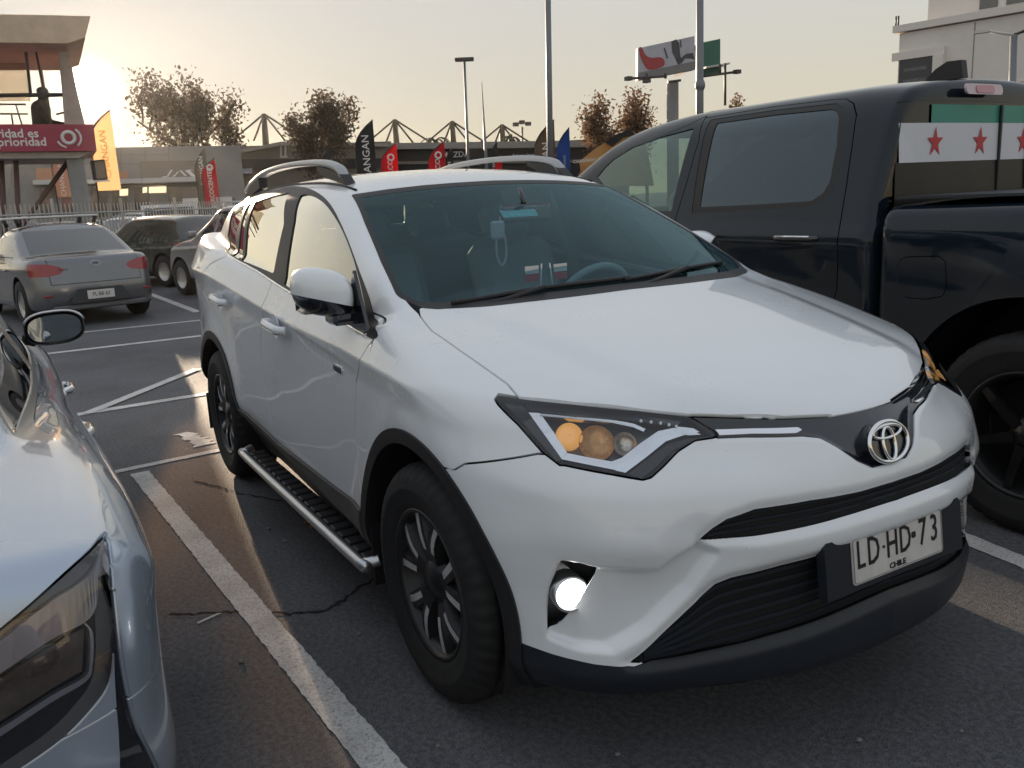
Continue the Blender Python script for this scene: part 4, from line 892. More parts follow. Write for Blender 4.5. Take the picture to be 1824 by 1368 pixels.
# ---------------------------------------------------------------- silver sedan on the left, seen over its rear corner
SLV=mat('silver paint',(.46,.53,.63),.24,metal=.6,coat=1.,coat_r=.03)
sil=Car(0,-2.58,math.pi,wc=C((-.95,.78),(-.78,.87),(-.62,.91),(-.40,.93),(-.1,.935),(.3,.93),(1.2,.90),(2.5,.90),(3.4,.84),(3.8,.6)),
  fs=C((-.8,-.20),(-.6,-.10),(-.5,-.03),(-.38,-.008),(-.2,-.012),(-.06,-.008),(0,0),(.03,-.008),(.08,-.030),(.14,-.070),(.22,-.13),(.3,-.2)),
  zc=C((-.8,.78),(0,.80),(1.5,.80),(3.5,.72)),xf=C((.1,3.5),(.5,3.78),(.9,3.6)),bf=C((0,0),(.4,.04),(.65,.14),(.85,.38),(1.1,.9)),
  xr=C((.1,-.50),(.25,-.66),(.42,-.76),(.55,-.79),(.70,-.785),(.82,-.76),(.90,-.735),(.96,-.70),(1.05,-.6)),br=C((0,0),(.3,.012),(.5,.035),(.65,.07),(.78,.12),(.86,.18),(.92,.27),(.98,.42),(1.1,.9)),
  top=C((-.85,.925),(-.6,.945),(-.3,.965),(.1,.975),(.6,.955),(1.5,.925),(2.4,.94),(2.8,.93),(3.4,.83),(3.8,.70)),drop=.055,kt=.07,kf=.06,kr=.05,
  roof=C((-.2,1.18),(.4,1.36),(1.0,1.445),(1.5,1.455),(2.0,1.42),(2.5,1.25)),zbelt=lambda x:.92+0*x,wg=C((-.3,.66),(.3,.745),(1.0,.80),(1.6,.81),(2.8,.74)),ws=(2.75,.95,1.75),rw=(.02,.975,2.0),sweepr=.15,z0=.2,tum=.42)
SK=Cut(sil.mesh(.012,(-.95,-1.0,.12),(3.9,0,1.55)))
swr=lambda V:np.minimum(np.hypot(V[:,0]-.22,V[:,2]-.33),np.hypot(V[:,0]-2.86,V[:,2]-.33))
SK.take('x',lambda V:swr(V)-.375)
lampp=sil.tr(smooth_poly([(189,948),(194,985),(199,1060),(202,1150),(195,1215),(165,1262),(110,1318),(40,1368),(0,1395),(-60,1430)],4,False),'r');lampu=sil.tr(smooth_poly([(-60,1170),(0,1122),(60,1072),(130,1008),(165,975),(186,950)],4,False)[:-1],'r')
lp=np.vstack([lampp,[[-1.6,lampp[-1][1]],[-1.6,lampu[0][1]]],lampu])
rear=lambda V:V[:,0]+.05
SK.take('lamp',lambda V:np.maximum(sdf2(ch(V,'r'),lp),rear(V)),.002)
vent=sil.tr(smooth_poly([(191,955),(200,985),(212,1100),(225,1200),(246,1290),(275,1350),(300,1420),(225,1420),(212,1300),(205,1200),(203,1100),(198,1010)],4),'r')
SK.take('vent',lambda V:np.maximum(sdf2(ch(V,'r'),vent),rear(V)),.001)
bmp=sil.tr([(205,900),(214,960),(232,1060),(262,1180),(300,1330),(320,1420)],'r')
SK.take('bumper',lambda V:np.maximum(np.maximum(rear(V)-0,V[:,2]-lampp[24][1]),V[:,0]+.30),.002)
wz=.955
SK.take('lid',lambda V:np.maximum(np.maximum(np.abs(V[:,1])-.66,V[:,0]+.02),.80-V[:,2]),.002)
swin=sil.tr([(-60,480),(0,562),(30,606),(47,648),(45,680),(34,702),(12,716),(-20,726),(-80,730)],'xz');swn=np.vstack([swin,[[swin[-1][0]-.0,1.0]]])
frm=sil.tr([(-60,462),(0,548),(38,602),(54,640),(58,668),(54,696),(38,716),(16,730),(-10,740),(-80,748)],'xz')
SWX=[float(swin[4][0]),float(frm[4][0])]
xr_=min(swin[:,0]);
win=np.array([(xr_,.955),(xr_+.10,1.06),(xr_+.42,1.26),(xr_+.62,1.325),(1.25,1.335),(1.25,.955)]);win2=np.array([(1.32,.955),(1.32,1.335),(1.75,1.30),(2.15,1.10),(2.36,.955)])
fr2=np.array([(xr_-.035,.93),(xr_+.07,1.08),(xr_+.40,1.29),(xr_+.62,1.36),(1.75,1.335),(2.2,1.12),(2.45,.93)])
SK.take('window0',poly_xz(win));SK.take('window1',poly_xz(win2));SK.take('frame',poly_xz(fr2))
SK.take('rw',lambda V:np.maximum(np.maximum(np.abs(V[:,1])-(.62-.35*(V[:,2]-1.0)),np.maximum(V[:,2]-1.38,1.0-V[:,2])),V[:,0]-1.15));SK.take('ws',lambda V:np.maximum(np.maximum(np.abs(V[:,1])-(.68-.25*(V[:,2]-1.0)),np.maximum(V[:,2]-1.38,1.0-V[:,2])),1.75-V[:,0]))
SK.take('rdoor',poly_xz([(.62,.30),(.60,.55),(.42,.78),(.48,.93),(1.26,.93),(1.26,.30)]),.002);SK.take('fdoor',poly_xz([(1.265,.30),(1.265,.93),(2.42,.93),(2.44,.6),(2.36,.30)]),.002)
sr_=empty('parked_sedan',(0,-2.58,0),math.pi);tag(sr_,'silver sedan parked nose in beside the painted bay line, chrome door handles','sedan')
mid('body',SK.m,SLV,sr_,.014);mid('trunk_lid',SK.p['lid'],SLV,sr_,.014);sb=mid('rear_bumper',SK.p['bumper'],SLV,sr_,.014)
SFD=both_sides('front_door',SK.p['fdoor'],SLV,sr_,.014);SRD=both_sides('rear_door',SK.p['rdoor'],SLV,sr_,.014)
both_sides('window',SK.p['window0'],TGL,SRD,0,-.004);both_sides('window',SK.p['window1'],TGL,SFD,0,-.004);both_sides('window_frame',SK.p['frame'],mat('satin trim',(.34,.33,.32),.3,metal=.8),sr_,.01)
mid('rear_window',SK.p['rw'],TGL,sr_,0);mid('windshield',SK.p['ws'],TGL,sr_,0)
both_sides('bumper_vent',SK.p['vent'],GLB,sb or sr_,.02,-.012)
SL=[]
lm=SK.p['lamp'];SMK=mat('smoked lamp black',(.012,.011,.013),.12,coat=1)
for q in (lm,lm.mirror()):
    h=fromM('tail_lamp',rim(q.off(-.022),.01),SMK,sr_);SL.append(h);fromM('lens',rim(q,.022),glassmat('smoked lens',(.80,.80,.83),.9),h)
def sstrip(name,pa,pb,off,thick,mt,par):
    A=sil.pts(smooth_poly(pa,4,False),off);B=sil.pts(smooth_poly(pb,4,False),off)
    for i,s in enumerate((1,-1)):
        f=np.array([1,s,1.]);k=len(A);n=np.array([.9,.3*s,0])*thick;V=[p*f for p in A]+[p*f for p in B]+[p*f+n for p in A]+[p*f+n for p in B]
        fs=[(j,j+1,k+j+1,k+j) for j in range(k-1)]+[(2*k+j,3*k+j,3*k+j+1,2*k+j+1) for j in range(k-1)]+[(j,2*k+j,2*k+j+1,j+1) for j in range(k-1)]+[(k+j,k+j+1,3*k+j+1,3*k+j) for j in range(k-1)]+[(0,k,3*k,2*k),(k-1,3*k-1,4*k-1,2*k-1)]
        fix_normals(MB().add(V,fs).build(name,mt,par[i]))
LBR=mat('light bar lens',(.48,.46,.50),.22,metal=.3,coat=1);
sstrip('light_bar',[(184,972),(168,1012),(140,1040),(90,1072),(0,1142),(-80,1200)],[(181,1030),(172,1078),(152,1108),(90,1140),(0,1200),(-80,1252)],-.010,.008,LBR,SL)
sstrip('chrome_blade',[(150,1112),(160,1128),(160,1180),(150,1206),(90,1240),(0,1298),(-80,1345)],[(153,1110),(166,1130),(165,1185),(153,1214),(90,1252),(0,1312),(-80,1360)],-.006,.010,mat('bright blade',(.72,.75,.82),.2,metal=.6),SL)
sstrip('reflector_window',[(150,1118),(120,1135),(0,1208),(-80,1255)],[(146,1196),(110,1215),(0,1285),(-80,1330)],-.014,.006,mat('reflector brown',(.16,.12,.10),.2,coat=1,vary=.4,vscale=25),SL)
for ax in (.22,2.86):
    for s in (-1,1): wheel_parts('wheel',(ax,s*.775,.33),s,sr_,R=.33,W=.215,rim_r=.205,style=10,facemat=ALW,backmat=WDARK)
wells(sr_,(.22,2.86),.38,.85,.48,.33);MB().box((1.5,0,.3),(3.8,1.1,.12)).build('underbody',DARK,sr_)
for par,hx in ((SRD,.83),(SFD,1.67)):
    for i,s in enumerate((-1,1)):
        P=[(hx-.11,s*.865,.800),(hx-.09,s*.905,.802),(hx-.02,s*.918,.802),(hx+.06,s*.914,.798),(hx+.105,s*.868,.795)]
        MB().tube(smooth_poly(P,5,False),.016,10).build('door_handle',CHR,par[i]);MB().lathe([(.05,0),(.03,-.012),(.001,-.018)],(hx,s*.872,.80),(0,s,0),16).build('handle_cup',SLV,par[i])
for i,s in enumerate((-1,1)):
    el=lambda a,b,n=28:[(a*np.sign(math.cos(t))*abs(math.cos(t))**.75,b*np.sign(math.sin(t))*abs(math.sin(t))**.75) for t in [2*math.pi*k/n for k in range(n)]]
    c0=np.array([2.2,s*.915,.985]);fr_=(c0,(0,s,-.03*s),(0,0,1),(-1,0,0))
    mb=MB();rings=[(el(.118,.070),.0),(el(.124,.076),-.012),(el(.118,.072),-.05),(el(.085,.055),-.10),(el(.03,.02),-.13)];V=[];o_,a_,b_,c_=[np.array(q,float) for q in fr_]
    for pl,h in rings:
        for p in pl: V.append(o_+a_*p[0]+b_*p[1]+c_*h)
    mb.add(V,[(r*28+k,r*28+(k+1)%28,(r+1)*28+(k+1)%28,(r+1)*28+k) for r in range(4) for k in range(28)],True);mo=fix_normals(mb.build('mirror_housing',BLK,SFD[i]))
    L=[o_+a_*p[0]+b_*p[1]+c_*-.006 for p in el(.124,.076)[1:14]];MB().tube(L,.006,6).build('mirror_edge',SILV,mo)
    MB().prism(el(.108,.060),.0,.002,fr_).build('mirror_glass',MIRG,mo)
    MB().tube([c0+np.array([.05,-s*.09,-.05]),(2.28,s*.80,.94)],.03,8).build('mirror_arm',BLK,mo)
for y_ in (-.36,.36):
    MB().box((1.25,y_,.9),(.14,.46,.7),bev=.05).build('seat_back',SEAT,sr_)
MB().box((.75,0,.85),(.14,1.2,.55),bev=.05).build('rear_seat_back',SEAT,sr_)
# ---------------------------------------------------------------- black crew-cab pickup on the right
BPN=mat('black paint',(.008,.014,.022),.05,spec=.5)
RY=2.56
FSR=C((-1.1,-.10),(-.8,-.05),(-.65,-.012),(-.4,.0),(-.15,-.004),(0,0),(.03,-.012),(.08,-.034),(.2,-.09),(.4,-.2))
ram=Car(0,RY,math.pi,wc=C((.2,.91),(.5,.925),(2,.925),(3.3,.935),(3.9,.88),(4.4,.7)),fs=FSR,zc=C((.2,1.20),(2.5,1.20),(4.4,1.10)),xf=C((.1,4.0),(.5,4.35),(1.2,4.2)),bf=C((0,0),(.5,.05),(.8,.15),(1.0,.4),(1.2,.8)),
  xr=C((.1,.42),(2,.42)),br=C((0,0),(.8,.0),(.95,.02),(1.1,.10)),top=C((.2,1.30),(2.6,1.31),(3.0,1.30),(3.8,1.25),(4.4,1.1)),drop=.03,kr=.06,kt=.06,
  roof=C((.2,1.90),(.42,1.925),(.8,1.95),(1.4,1.955),(1.9,1.955),(2.3,1.93),(2.7,1.86),(3.2,1.66)),zbelt=lambda x:1.28+0*x,wg=C((.2,.88),(1.0,.89),(2.0,.885),(3.2,.83)),tum=.26,bulge=.16,rc=.035,kroof=.10,ws=(3.80,1.30,2.0),rw=(.43,1.3,.02),sweepr=.03,sweepf=.22,z0=.42)
bed=Car(0,RY,math.pi,wc=C((-1.6,.8),(-1.4,.89),(-1.1,.925),(-.33,.95),(.2,.925),(.5,.92)),fs=C((-1.1,-.10),(-.8,-.05),(-.65,-.012),(-.4,.0),(-.15,-.002),(0,0),(.05,-.01),(.10,-.028),(.2,-.08)),zc=C((-1.6,1.24),(.5,1.22)),xf=C((.1,.385),(2,.385)),bf=C((0,0),(1.2,0)),xr=C((.1,-1.45),(2,-1.45)),br=C((0,0),(.9,.02),(1.05,.12)),
  top=C((-1.6,1.375),(.5,1.36)),drop=.02,kf=.03,kr=.05,kt=.05,roof=None,z0=.45)
PR=empty('pickup_truck',(0,RY,0),math.pi);tag(PR,'black crew cab pickup with a green white and black star flag on its rear glass','pickup')
K=Cut(ram.mesh(.014,(.30,-1.15,.35),(4.5,0,2.02)));kw=lambda V:np.hypot(V[:,0]-3.25,V[:,2]-.42)
K.take('x',lambda V:kw(V)-.52)
tf=lambda px:ram.tr(px,'xz')
gp=[(1277,219),(1380,204),(1480,194),(1490,198),(1494,210),(1490,260),(1478,322),(1466,344),(1444,358),(1350,364),(1246,369)]
wr_=tf(gp);wf_=tf([(1063,315),(1075,300),(1090,285),(1126,262),(1181,243),(1237,228),(1196,376),(1172,376),(1120,372),(1090,350)])
wrf_=tf([(1266,213),(1380,196),(1490,184),(1503,192),(1507,212),(1502,265),(1488,330),(1472,354),(1446,368),(1350,374),(1232,380)])
K.take('rwin',poly_xz(wr_));K.take('fwin',poly_xz(wf_));K.take('wfr',poly_xz(wrf_))
ds=tf([(1260,206),(1245,250),(1222,330),(1199,401)]);dr=tf([(1258,210),(1380,190),(1480,178),(1508,176),(1521,184),(1526,205),(1518,260),(1508,330),(1497,395),(1493,420)])
xs_=float(ds[-1][0]);xd=float(dr[-1][0])
rdp2=np.vstack([ds[::-1],dr,[[xd,.95],[xd+.06,.75],[xd+.22,.50],[xs_,.50]]])
K.take('rdoor',poly_xz(rdp2),.003)
fdp2=np.vstack([ds,[[xs_,.50],[xs_+1.05,.50],[xs_+1.12,1.28],[xs_+.9,1.5],[xs_+.55,1.75],[xs_+.1,1.85]]]);K.take('fdoor',poly_xz(fdp2),.003)
bg_=lambda V:np.maximum(np.maximum(np.abs(V[:,1])-(.79-.20*(V[:,2]-1.3)),np.maximum(V[:,2]-1.815,1.30-V[:,2])),V[:,0]-.50)
K.take('rw',bg_);K.take('ws',lambda V:np.maximum(np.maximum(np.abs(V[:,1])-(.79-.3*(V[:,2]-1.3)),np.maximum(V[:,2]-1.84,1.34-V[:,2])),1.9-V[:,0]))
mid('cab',K.m,BPN,PR,.016);PRD=both_sides('rear_door',K.p['rdoor'],BPN,PR,.016);PFD=both_sides('front_door',K.p['fdoor'],BPN,PR,.016)
both_sides('window',K.p['rwin'],glassmat('dark privacy glass',(.03,.035,.045),1.3,0.,(.75,.9,1.)),PRD,0,-.006);both_sides('window',K.p['fwin'],glassmat('pickup clear glass',(.72,.86,.82),1.2,0.,(.8,1,.95)),PFD,0,-.006);both_sides('window_seal',K.p['wfr'],BLK,PRD,.012,-.002)
RWG=mid('rear_window',K.p['rw'],glassmat('pickup rear glass',(.04,.05,.05),.6),PR,0,-.004);mid('windshield',K.p['ws'],WGL,PR,0)
KB=Cut(bed.mesh(.014,(-1.6,-1.15,.35),(.5,0,1.5)));kb=lambda V:np.hypot(V[:,0]+.33,(V[:,2]-.42)*1.0)
KB.take('x',lambda V:np.maximum(kb(V)-.565,V[:,1]+.5));KB.take('arch',lambda V:np.maximum(kb(V)-.615,V[:,1]+.5))
KB.take('fuel',(lambda fp_:(lambda V:np.maximum(sdf2(ch(V,'xz'),fp_),V[:,1]+.5)))(bed.tr([(1612,458),(1672,456),(1684,466),(1686,512),(1678,528),(1648,533),(1612,530),(1600,520),(1597,480),(1602,464)],'xz')),.002)
bo=mid('cargo_bed',KB.m,BPN,PR,.014);both_sides('fuel_door',KB.p['fuel'],BPN,bo,.01);both_sides('wheel_arch_flare',KB.p['arch'],BPN,PR,.05,.012)
MB().prism([(-.86,-.012),(.86,-.012),(.86,.0),(-.86,.0)],-1.40,.36,((0,0,1.385),(0,1,0),(0,0,1),(1,0,0))).build('bed_cover',mat('bed cover vinyl',(.02,.024,.03),.5),bo)
wells(PR,(-.33,3.25),.575,.87,.46,.42)
for ax in (-.33,3.25):
    for s in (-1,1): wheel_parts('wheel',(ax,s*.81,.42),s,PR,R=.42,W=.285,rim_r=.26,style=6,facemat=mat('black alloy',(.012,.012,.013),.3),backmat=WDARK)
MB().box((1.4,0,.55),(5.2,1.2,.14)).build('underbody',DARK,PR)
for i,s in enumerate((-1,1)):
    for par,hx in ((PRD[i],float(tf([(1418,426)])[0][0])),(PFD[i],float(tf([(1418,426)])[0][0])+1.15)):
        P=[(hx-.13,s*.905,1.195),(hx-.11,s*.95,1.195),(hx,s*.957,1.195),(hx+.11,s*.95,1.195),(hx+.13,s*.905,1.195)];MB().tube(smooth_poly(P,4,False),.017,8).build('door_handle',GLB,par);MB().tube([(p[0],p[1]+s*.012,p[2]+.010) for p in P[1:-1]],.006,6).build('handle_chrome',CHR,par)
# roof fin, high brake lamp
hby0=float(ram.pts([(1742,156)])[0][1])
MB().prism([(-.11,0),(.11,0),(.095,.085),(.02,.088),(-.04,.06)],-.022,.022,((.62,hby0,1.938),(-1,0,0),(0,0,1),(0,1,0))).build('antenna_fin',BLK,PR)
hby=float(ram.pts([(1737,166)])[0][1])
hb=MB().prism(rrect(.30,.050,.022),0,.012,((.405,hby,1.868),(0,1,0),(.18,0,1),(-1,0,.0))).build('high_brake_lamp',mat('pale lamp lens',(.55,.42,.45),.2,coat=1),PR)
MB().prism(rrect(.15,.036,.016),.012,.016,((.405,hby,1.868),(0,1,0),(.18,0,1),(-1,0,.0))).build('red_segment',mat('pink lamp',(.5,.16,.2),.2,coat=1),hb)
# star flag film on the rear glass (three bands)
def gx(y_,z_):
    xs=np.linspace(.2,.8,400);v=ram.F(xs,np.full(400,y_),np.full(400,z_));return xs[np.argmax(v<0)]
def film(name,y0,y1,z0_,z1_,mt,par,lift=.004,slope=0.):
    ny=12;V=[]
    for zz_ in (z0_,z1_):
        for t in np.linspace(0,1,ny):
            yy_=y0+(y1-y0)*t;V.append((gx(yy_,zz_)-lift+.004*0,yy_,zz_+slope*(yy_)))
    V+=[(v[0]+.0015,v[1],v[2]) for v in V];n2=2*ny
    fs=[(i,i+1,ny+i+1,ny+i) for i in range(ny-1)]+[(n2+i,n2+ny+i,n2+ny+i+1,n2+i+1) for i in range(ny-1)]
    return fix_normals(MB().add(V,fs).build(name,mt,par))
FG=mat('flag green film',(.03,.26,.20),.35);FW=mat('flag white film',(.66,.68,.74),.4);FRD=mat('flag red',(.5,.03,.05),.4);FBK=mat('flag black film',(.012,.011,.010),.4)
film('flag_green_band',-.62,.50,1.715,1.80,FG,RWG);fw_=film('flag_white_band',-.70,.72,1.535,1.715,FW,RWG);film('flag_black_band',-.74,.745,1.315,1.535,FBK,RWG)
for yy_ in [float(v) for v in ram.pts([(1664,252),(1744,252),(1821,250)])[:,1]]:
    c_=np.array([gx(yy_,1.62)-.0065,yy_,1.625]);pl=[((.062 if i%2==0 else .024)*math.sin(i*math.pi/5),(.072 if i%2==0 else .028)*math.cos(i*math.pi/5)) for i in range(10)]
    MB().prism(pl,0,.001,(c_,(0,1,0),(0,0,1),(-1,0,0))).build('flag_star',FRD,fw_)
for yy_ in [float(ram.pts([(1778,240)])[0][1]),-.30]: MB().box((gx(yy_,1.55)-.008,yy_,1.55),(.012,.014,.5)).build('slider_frame',BLK,RWG)
# cab interior
stw2=MB().tube([np.array([2.15,.42,1.30])+.19*(np.array([0,1,0])*math.cos(a)+np.array([.5,0,.866])*math.sin(a)) for a in np.linspace(0,2*math.pi,29)],.017,8,caps=False).build('steering_wheel',mat('pale leather',(.20,.20,.19),.5),PR)
for y_ in (-.45,.45):
    s_=MB().box((1.45,y_,1.12),(.17,.52,.62),bev=.06).build('seat_back',SEAT,PR);MB().box((1.38,y_,1.52),(.11,.28,.19),bev=.045).build('headrest',SEAT,s_)
MB().box((.72,0,1.12),(.17,1.6,.6),bev=.06).build('rear_seat_back',SEAT,PR);MB().box((2.65,0,1.15),(.5,1.7,.25),bev=.08).build('dashboard',CABIN,PR)
for s in (-1,1): MB().box((2.55,s*1.04,1.42),(.12,.24,.26),bev=.05).build('side_mirror',GLB,PFD[0 if s<0 else 1])
# ---------------------------------------------------------------- parked cars in the rows behind
GRP=mat('graphite paint',(.17,.175,.19),.30,metal=.6,coat=1.)
az=R_(191);mid_=at_dist(172,520,13.6)
L_=4.3;c0=mid_[:2]+np.array([math.cos(az),math.sin(az)])*(L_*.5-.2)
ks=simple_car('parked_sedan','graphite grey sedan carrying a two bar roof rack, rear toward the bay lines','sedan',c0[0],c0[1],az,GRP,'sedan',L_,1.73,1.43,.020,dark_plastic=False,lid=True,tl=[(.41,.80),(.46,.84),(.60,.885),(.95,.905),(.95,.72),(.62,.715),(.47,.74)])
xr0=-L_/2
for s in (-1,1):
    MB().box((xr0+.075,s*.60,.45),(.02,.24,.022),bev=.004).build('bumper_reflector',REDL,ks)
    MB().tube([(.35,s*.52,1.40),(.35,s*.56,1.51)],.03,8).build('rack_foot',BLK,ks);MB().tube([(-.45,s*.52,1.40),(-.45,s*.56,1.51)],.03,8).build('rack_foot',BLK,ks)
for x_ in (.35,-.45): MB().box((x_,0,1.525),(.07,1.22,.035),bev=.01).build('rack_bar',SILV,ks)
kp=MB().box((xr0-.012,0,.43),(.012,.36,.12),bev=.003).build('number_plate',PLT,ks);text('plate_letters','PL BB 63',.075,(xr0-.0195,0,.43),(0,-1,0),(0,0,1),PTX,kp,ext=.001,sx=.85)
MB().prism([(-.42,-.10),(.42,-.10),(.30,.09),(-.30,.09)],-.01,.006,((xr0,0,.43),(0,-1,0),(0,0,1),(-1,0,0))).build('recess_shade_panel',mat('graphite shade',(.07,.075,.085),.35,metal=.5),ks)  # flat panel, not sunk; the recess shade is put into its darker colour
kb_=MB().tube([(xr0+.055-.004,.065*math.cos(t),.86+.033*math.sin(t)) for t in np.linspace(0,2*math.pi,25)],.004,6,caps=False).build('badge',CHR,ks);text('badge_letters','KIA',.040,(xr0+.05,0,.86),(0,-1,0),(0,0,1),CHR,kb_,ext=.002)
text('model_lettering','SOLUTO',.034,(xr0+.055,.43,.80),(0,-1,0),(0,0,1),CHR,ks,ext=.002)
MB().box((xr0+.03,0,.27),(.05,1.25,.07),bev=.015).build('bumper_lip',mat('graphite lip',(.12,.12,.125),.4,metal=.4),ks)
for y_ in (-.33,.33): MB().box((.25,y_,1.0),(.12,.28,.62),bev=.05).build('seat_back',SEAT,ks)

wg_=simple_car('parked_wagon','dark green estate car with red tail lamp between the grey sedan and the silver suv','estate car',*(at_dist(290,470,20.8)[:2]),R_(205),mat('dark green paint',(.012,.022,.02),.25,coat=1.),'hatch',4.3,1.76,1.48,.03)
us_=simple_car('parked_suv','silver grey suv parked at an angle beside the dark green estate car','suv',-13.55,2.16,R_(196),mat('grey silver paint',(.26,.27,.29),.3,metal=.6,coat=1.),'suv',4.4,1.80,1.62,.025,rails=True)
# ---------------------------------------------------------------- ground and paint
def asphalt():
    m=bpy.data.materials.new('asphalt');m.use_nodes=True;t=m.node_tree;b=t.nodes['Principled BSDF'];I=b.inputs
    def n(k,**a):
        q=t.nodes.new(k)
        for x,y in a.items(): setattr(q,x,y)
        return q
    tc=n('ShaderNodeTexCoord');big=n('ShaderNodeTexNoise');big.inputs['Scale'].default_value=.7;big.inputs['Detail'].default_value=8;big.inputs['Roughness'].default_value=.62
    fine=n('ShaderNodeTexNoise');fine.inputs['Scale'].default_value=210;fine.inputs['Detail'].default_value=4;fine.inputs['Roughness'].default_value=.7
    st=n('ShaderNodeTexVoronoi');st.inputs['Scale'].default_value=190
    for q in (big,fine,st): t.links.new(tc.outputs['Object'],q.inputs['Vector'])
    r1=n('ShaderNodeMapRange');r1.inputs[1].default_value=.3;r1.inputs[2].default_value=.72;r1.inputs[3].default_value=.68;r1.inputs[4].default_value=1.35;t.links.new(big.outputs['Fac'],r1.inputs[0])
    r2=n('ShaderNodeMapRange');r2.inputs[1].default_value=.3;r2.inputs[2].default_value=.7;r2.inputs[3].default_value=.45;r2.inputs[4].default_value=1.6;t.links.new(fine.outputs['Fac'],r2.inputs[0])
    md=n('ShaderNodeTexNoise');md.inputs['Scale'].default_value=55;md.inputs['Detail'].default_value=2;t.links.new(tc.outputs['Object'],md.inputs['Vector'])
    r3=n('ShaderNodeMapRange');r3.inputs[1].default_value=.35;r3.inputs[2].default_value=.65;r3.inputs[3].default_value=.76;r3.inputs[4].default_value=1.25;t.links.new(md.outputs['Fac'],r3.inputs[0])
    m0=n('ShaderNodeMath',operation='MULTIPLY');t.links.new(r1.outputs[0],m0.inputs[0]);t.links.new(r3.outputs[0],m0.inputs[1])
    mu=n('ShaderNodeMath',operation='MULTIPLY');t.links.new(m0.outputs[0],mu.inputs[0]);t.links.new(r2.outputs[0],mu.inputs[1])
    sc_=n('ShaderNodeVectorMath',operation='SCALE');sc_.inputs[0].default_value=(.112,.114,.124);t.links.new(mu.outputs[0],sc_.inputs['Scale']);t.links.new(sc_.outputs[0],I['Base Color'])
    I['Roughness'].default_value=.72;I['Specular IOR Level'].default_value=.35
    ad=n('ShaderNodeMath',operation='ADD');t.links.new(fine.outputs['Fac'],ad.inputs[0]);t.links.new(st.outputs['Distance'],ad.inputs[1])
    bp=n('ShaderNodeBump');bp.inputs['Strength'].default_value=.9;bp.inputs['Distance'].default_value=.0035;t.links.new(ad.outputs[0],bp.inputs['Height']);t.links.new(bp.outputs[0],I['Normal'])
    return m
def roadpaint():
    m=bpy.data.materials.new('worn road paint');m.use_nodes=True;t=m.node_tree;b=t.nodes['Principled BSDF'];I=b.inputs
    tc=t.nodes.new('ShaderNodeTexCoord');a=t.nodes.new('ShaderNodeTexNoise');a.inputs['Scale'].default_value=110;a.inputs['Detail'].default_value=5;a.inputs['Roughness'].default_value=.7
    c=t.nodes.new('ShaderNodeTexNoise');c.inputs['Scale'].default_value=4;c.inputs['Detail'].default_value=6
    for q in (a,c): t.links.new(tc.outputs['Object'],q.inputs['Vector'])
    r=t.nodes.new('ShaderNodeMapRange');r.inputs[1].default_value=.30;r.inputs[2].default_value=.52;t.links.new(a.outputs['Fac'],r.inputs[0])
    r2=t.nodes.new('ShaderNodeMapRange');r2.inputs[1].default_value=.3;r2.inputs[2].default_value=.6;r2.inputs[3].default_value=.55;r2.inputs[4].default_value=1;t.links.new(c.outputs['Fac'],r2.inputs[0])
    mu=t.nodes.new('ShaderNodeMath');mu.operation='MULTIPLY';t.links.new(r.outputs[0],mu.inputs[0]);t.links.new(r2.outputs[0],mu.inputs[1])
    mx=t.nodes.new('ShaderNodeMix');mx.data_type='RGBA';mx.inputs[6].default_value=(.20,.198,.195,1);mx.inputs[7].default_value=(.70,.69,.67,1);t.links.new(mu.outputs[0],mx.inputs[0]);t.links.new(mx.outputs[2],I['Base Color'])
    I['Roughness'].default_value=.7;bp=t.nodes.new('ShaderNodeBump');bp.inputs['Strength'].default_value=.5;bp.inputs['Distance'].default_value=.004;t.links.new(a.outputs['Fac'],bp.inputs['Height']);t.links.new(bp.outputs[0],I['Normal'])
    return m
ASP=asphalt();RP=roadpaint()
me=MB().add([(-1200,-1200,0),(1200,-1200,0),(1200,1200,0),(-1200,1200,0)],[(0,1,2,3)]).build('ground',ASP);tag(me,kind='structure')
rng=random.Random(5)
def line(pts,z=.004,jag=.0035,name='bay_line'):
    """painted stripe: centre polyline given as (x,y,width)"""
    A=[];B=[]
    for i in range(len(pts)-1):
        p=np.array(pts[i][:2]);q=np.array(pts[i+1][:2]);d=q-p;Ln=np.linalg.norm(d);d/=Ln;nn=np.array([-d[1],d[0]]);k=max(2,int(Ln/.022))
        for j in range(k+(i==len(pts)-2)):
            t=j/k;w_=pts[i][2]*(1-t)+pts[i+1][2]*t;c_=p+(q-p)*t;A.append(c_+nn*(w_/2+rng.uniform(-jag,jag)));B.append(c_-nn*(w_/2+rng.uniform(-jag,jag)))
    n=len(A);o=MB().add([(a[0],a[1],z) for a in A]+[(b[0],b[1],z) for b in B],[(i+1,i,n+i,n+i+1) for i in range(n-1)]).build(name,RP);tag(o,kind='structure');return o
g2=lambda x,y:gnd(x,y)[:2]
a1=(g2(235,845)+g2(262,840))/2;a2=(g2(642,1368)+g2(722,1368))/2;dd=(a2-a1)/np.linalg.norm(a2-a1)
line([(*a1,.10),(*(a2+dd*1.2),.10)])
ax_=g2(150,853);bx=g2(388,803);e=(bx-ax_)/np.linalg.norm(bx-ax_);line([(*(ax_-e*.6),.07),(*(bx+e*2.6),.07)])
ax_=g2(145,738);bx=g2(362,703);e=(bx-ax_)/np.linalg.norm(bx-ax_);line([(*(ax_-e*1.5),.11),(*(bx+e*3),.11)],z=.005)
line([(*g2(155,738),.10),(*g2(352,658),.10)],z=.009)
ax_=g2(80,631);bx=g2(345,600);e=(bx-ax_)/np.linalg.norm(bx-ax_);line([(*(ax_-e*2),.13),(*(bx+e*5),.13)])
ax_=g2(150,592);bx=g2(345,572);e=(bx-ax_)/np.linalg.norm(bx-ax_);line([(*(ax_-e*2),.10),(*(bx+e*5),.10)])
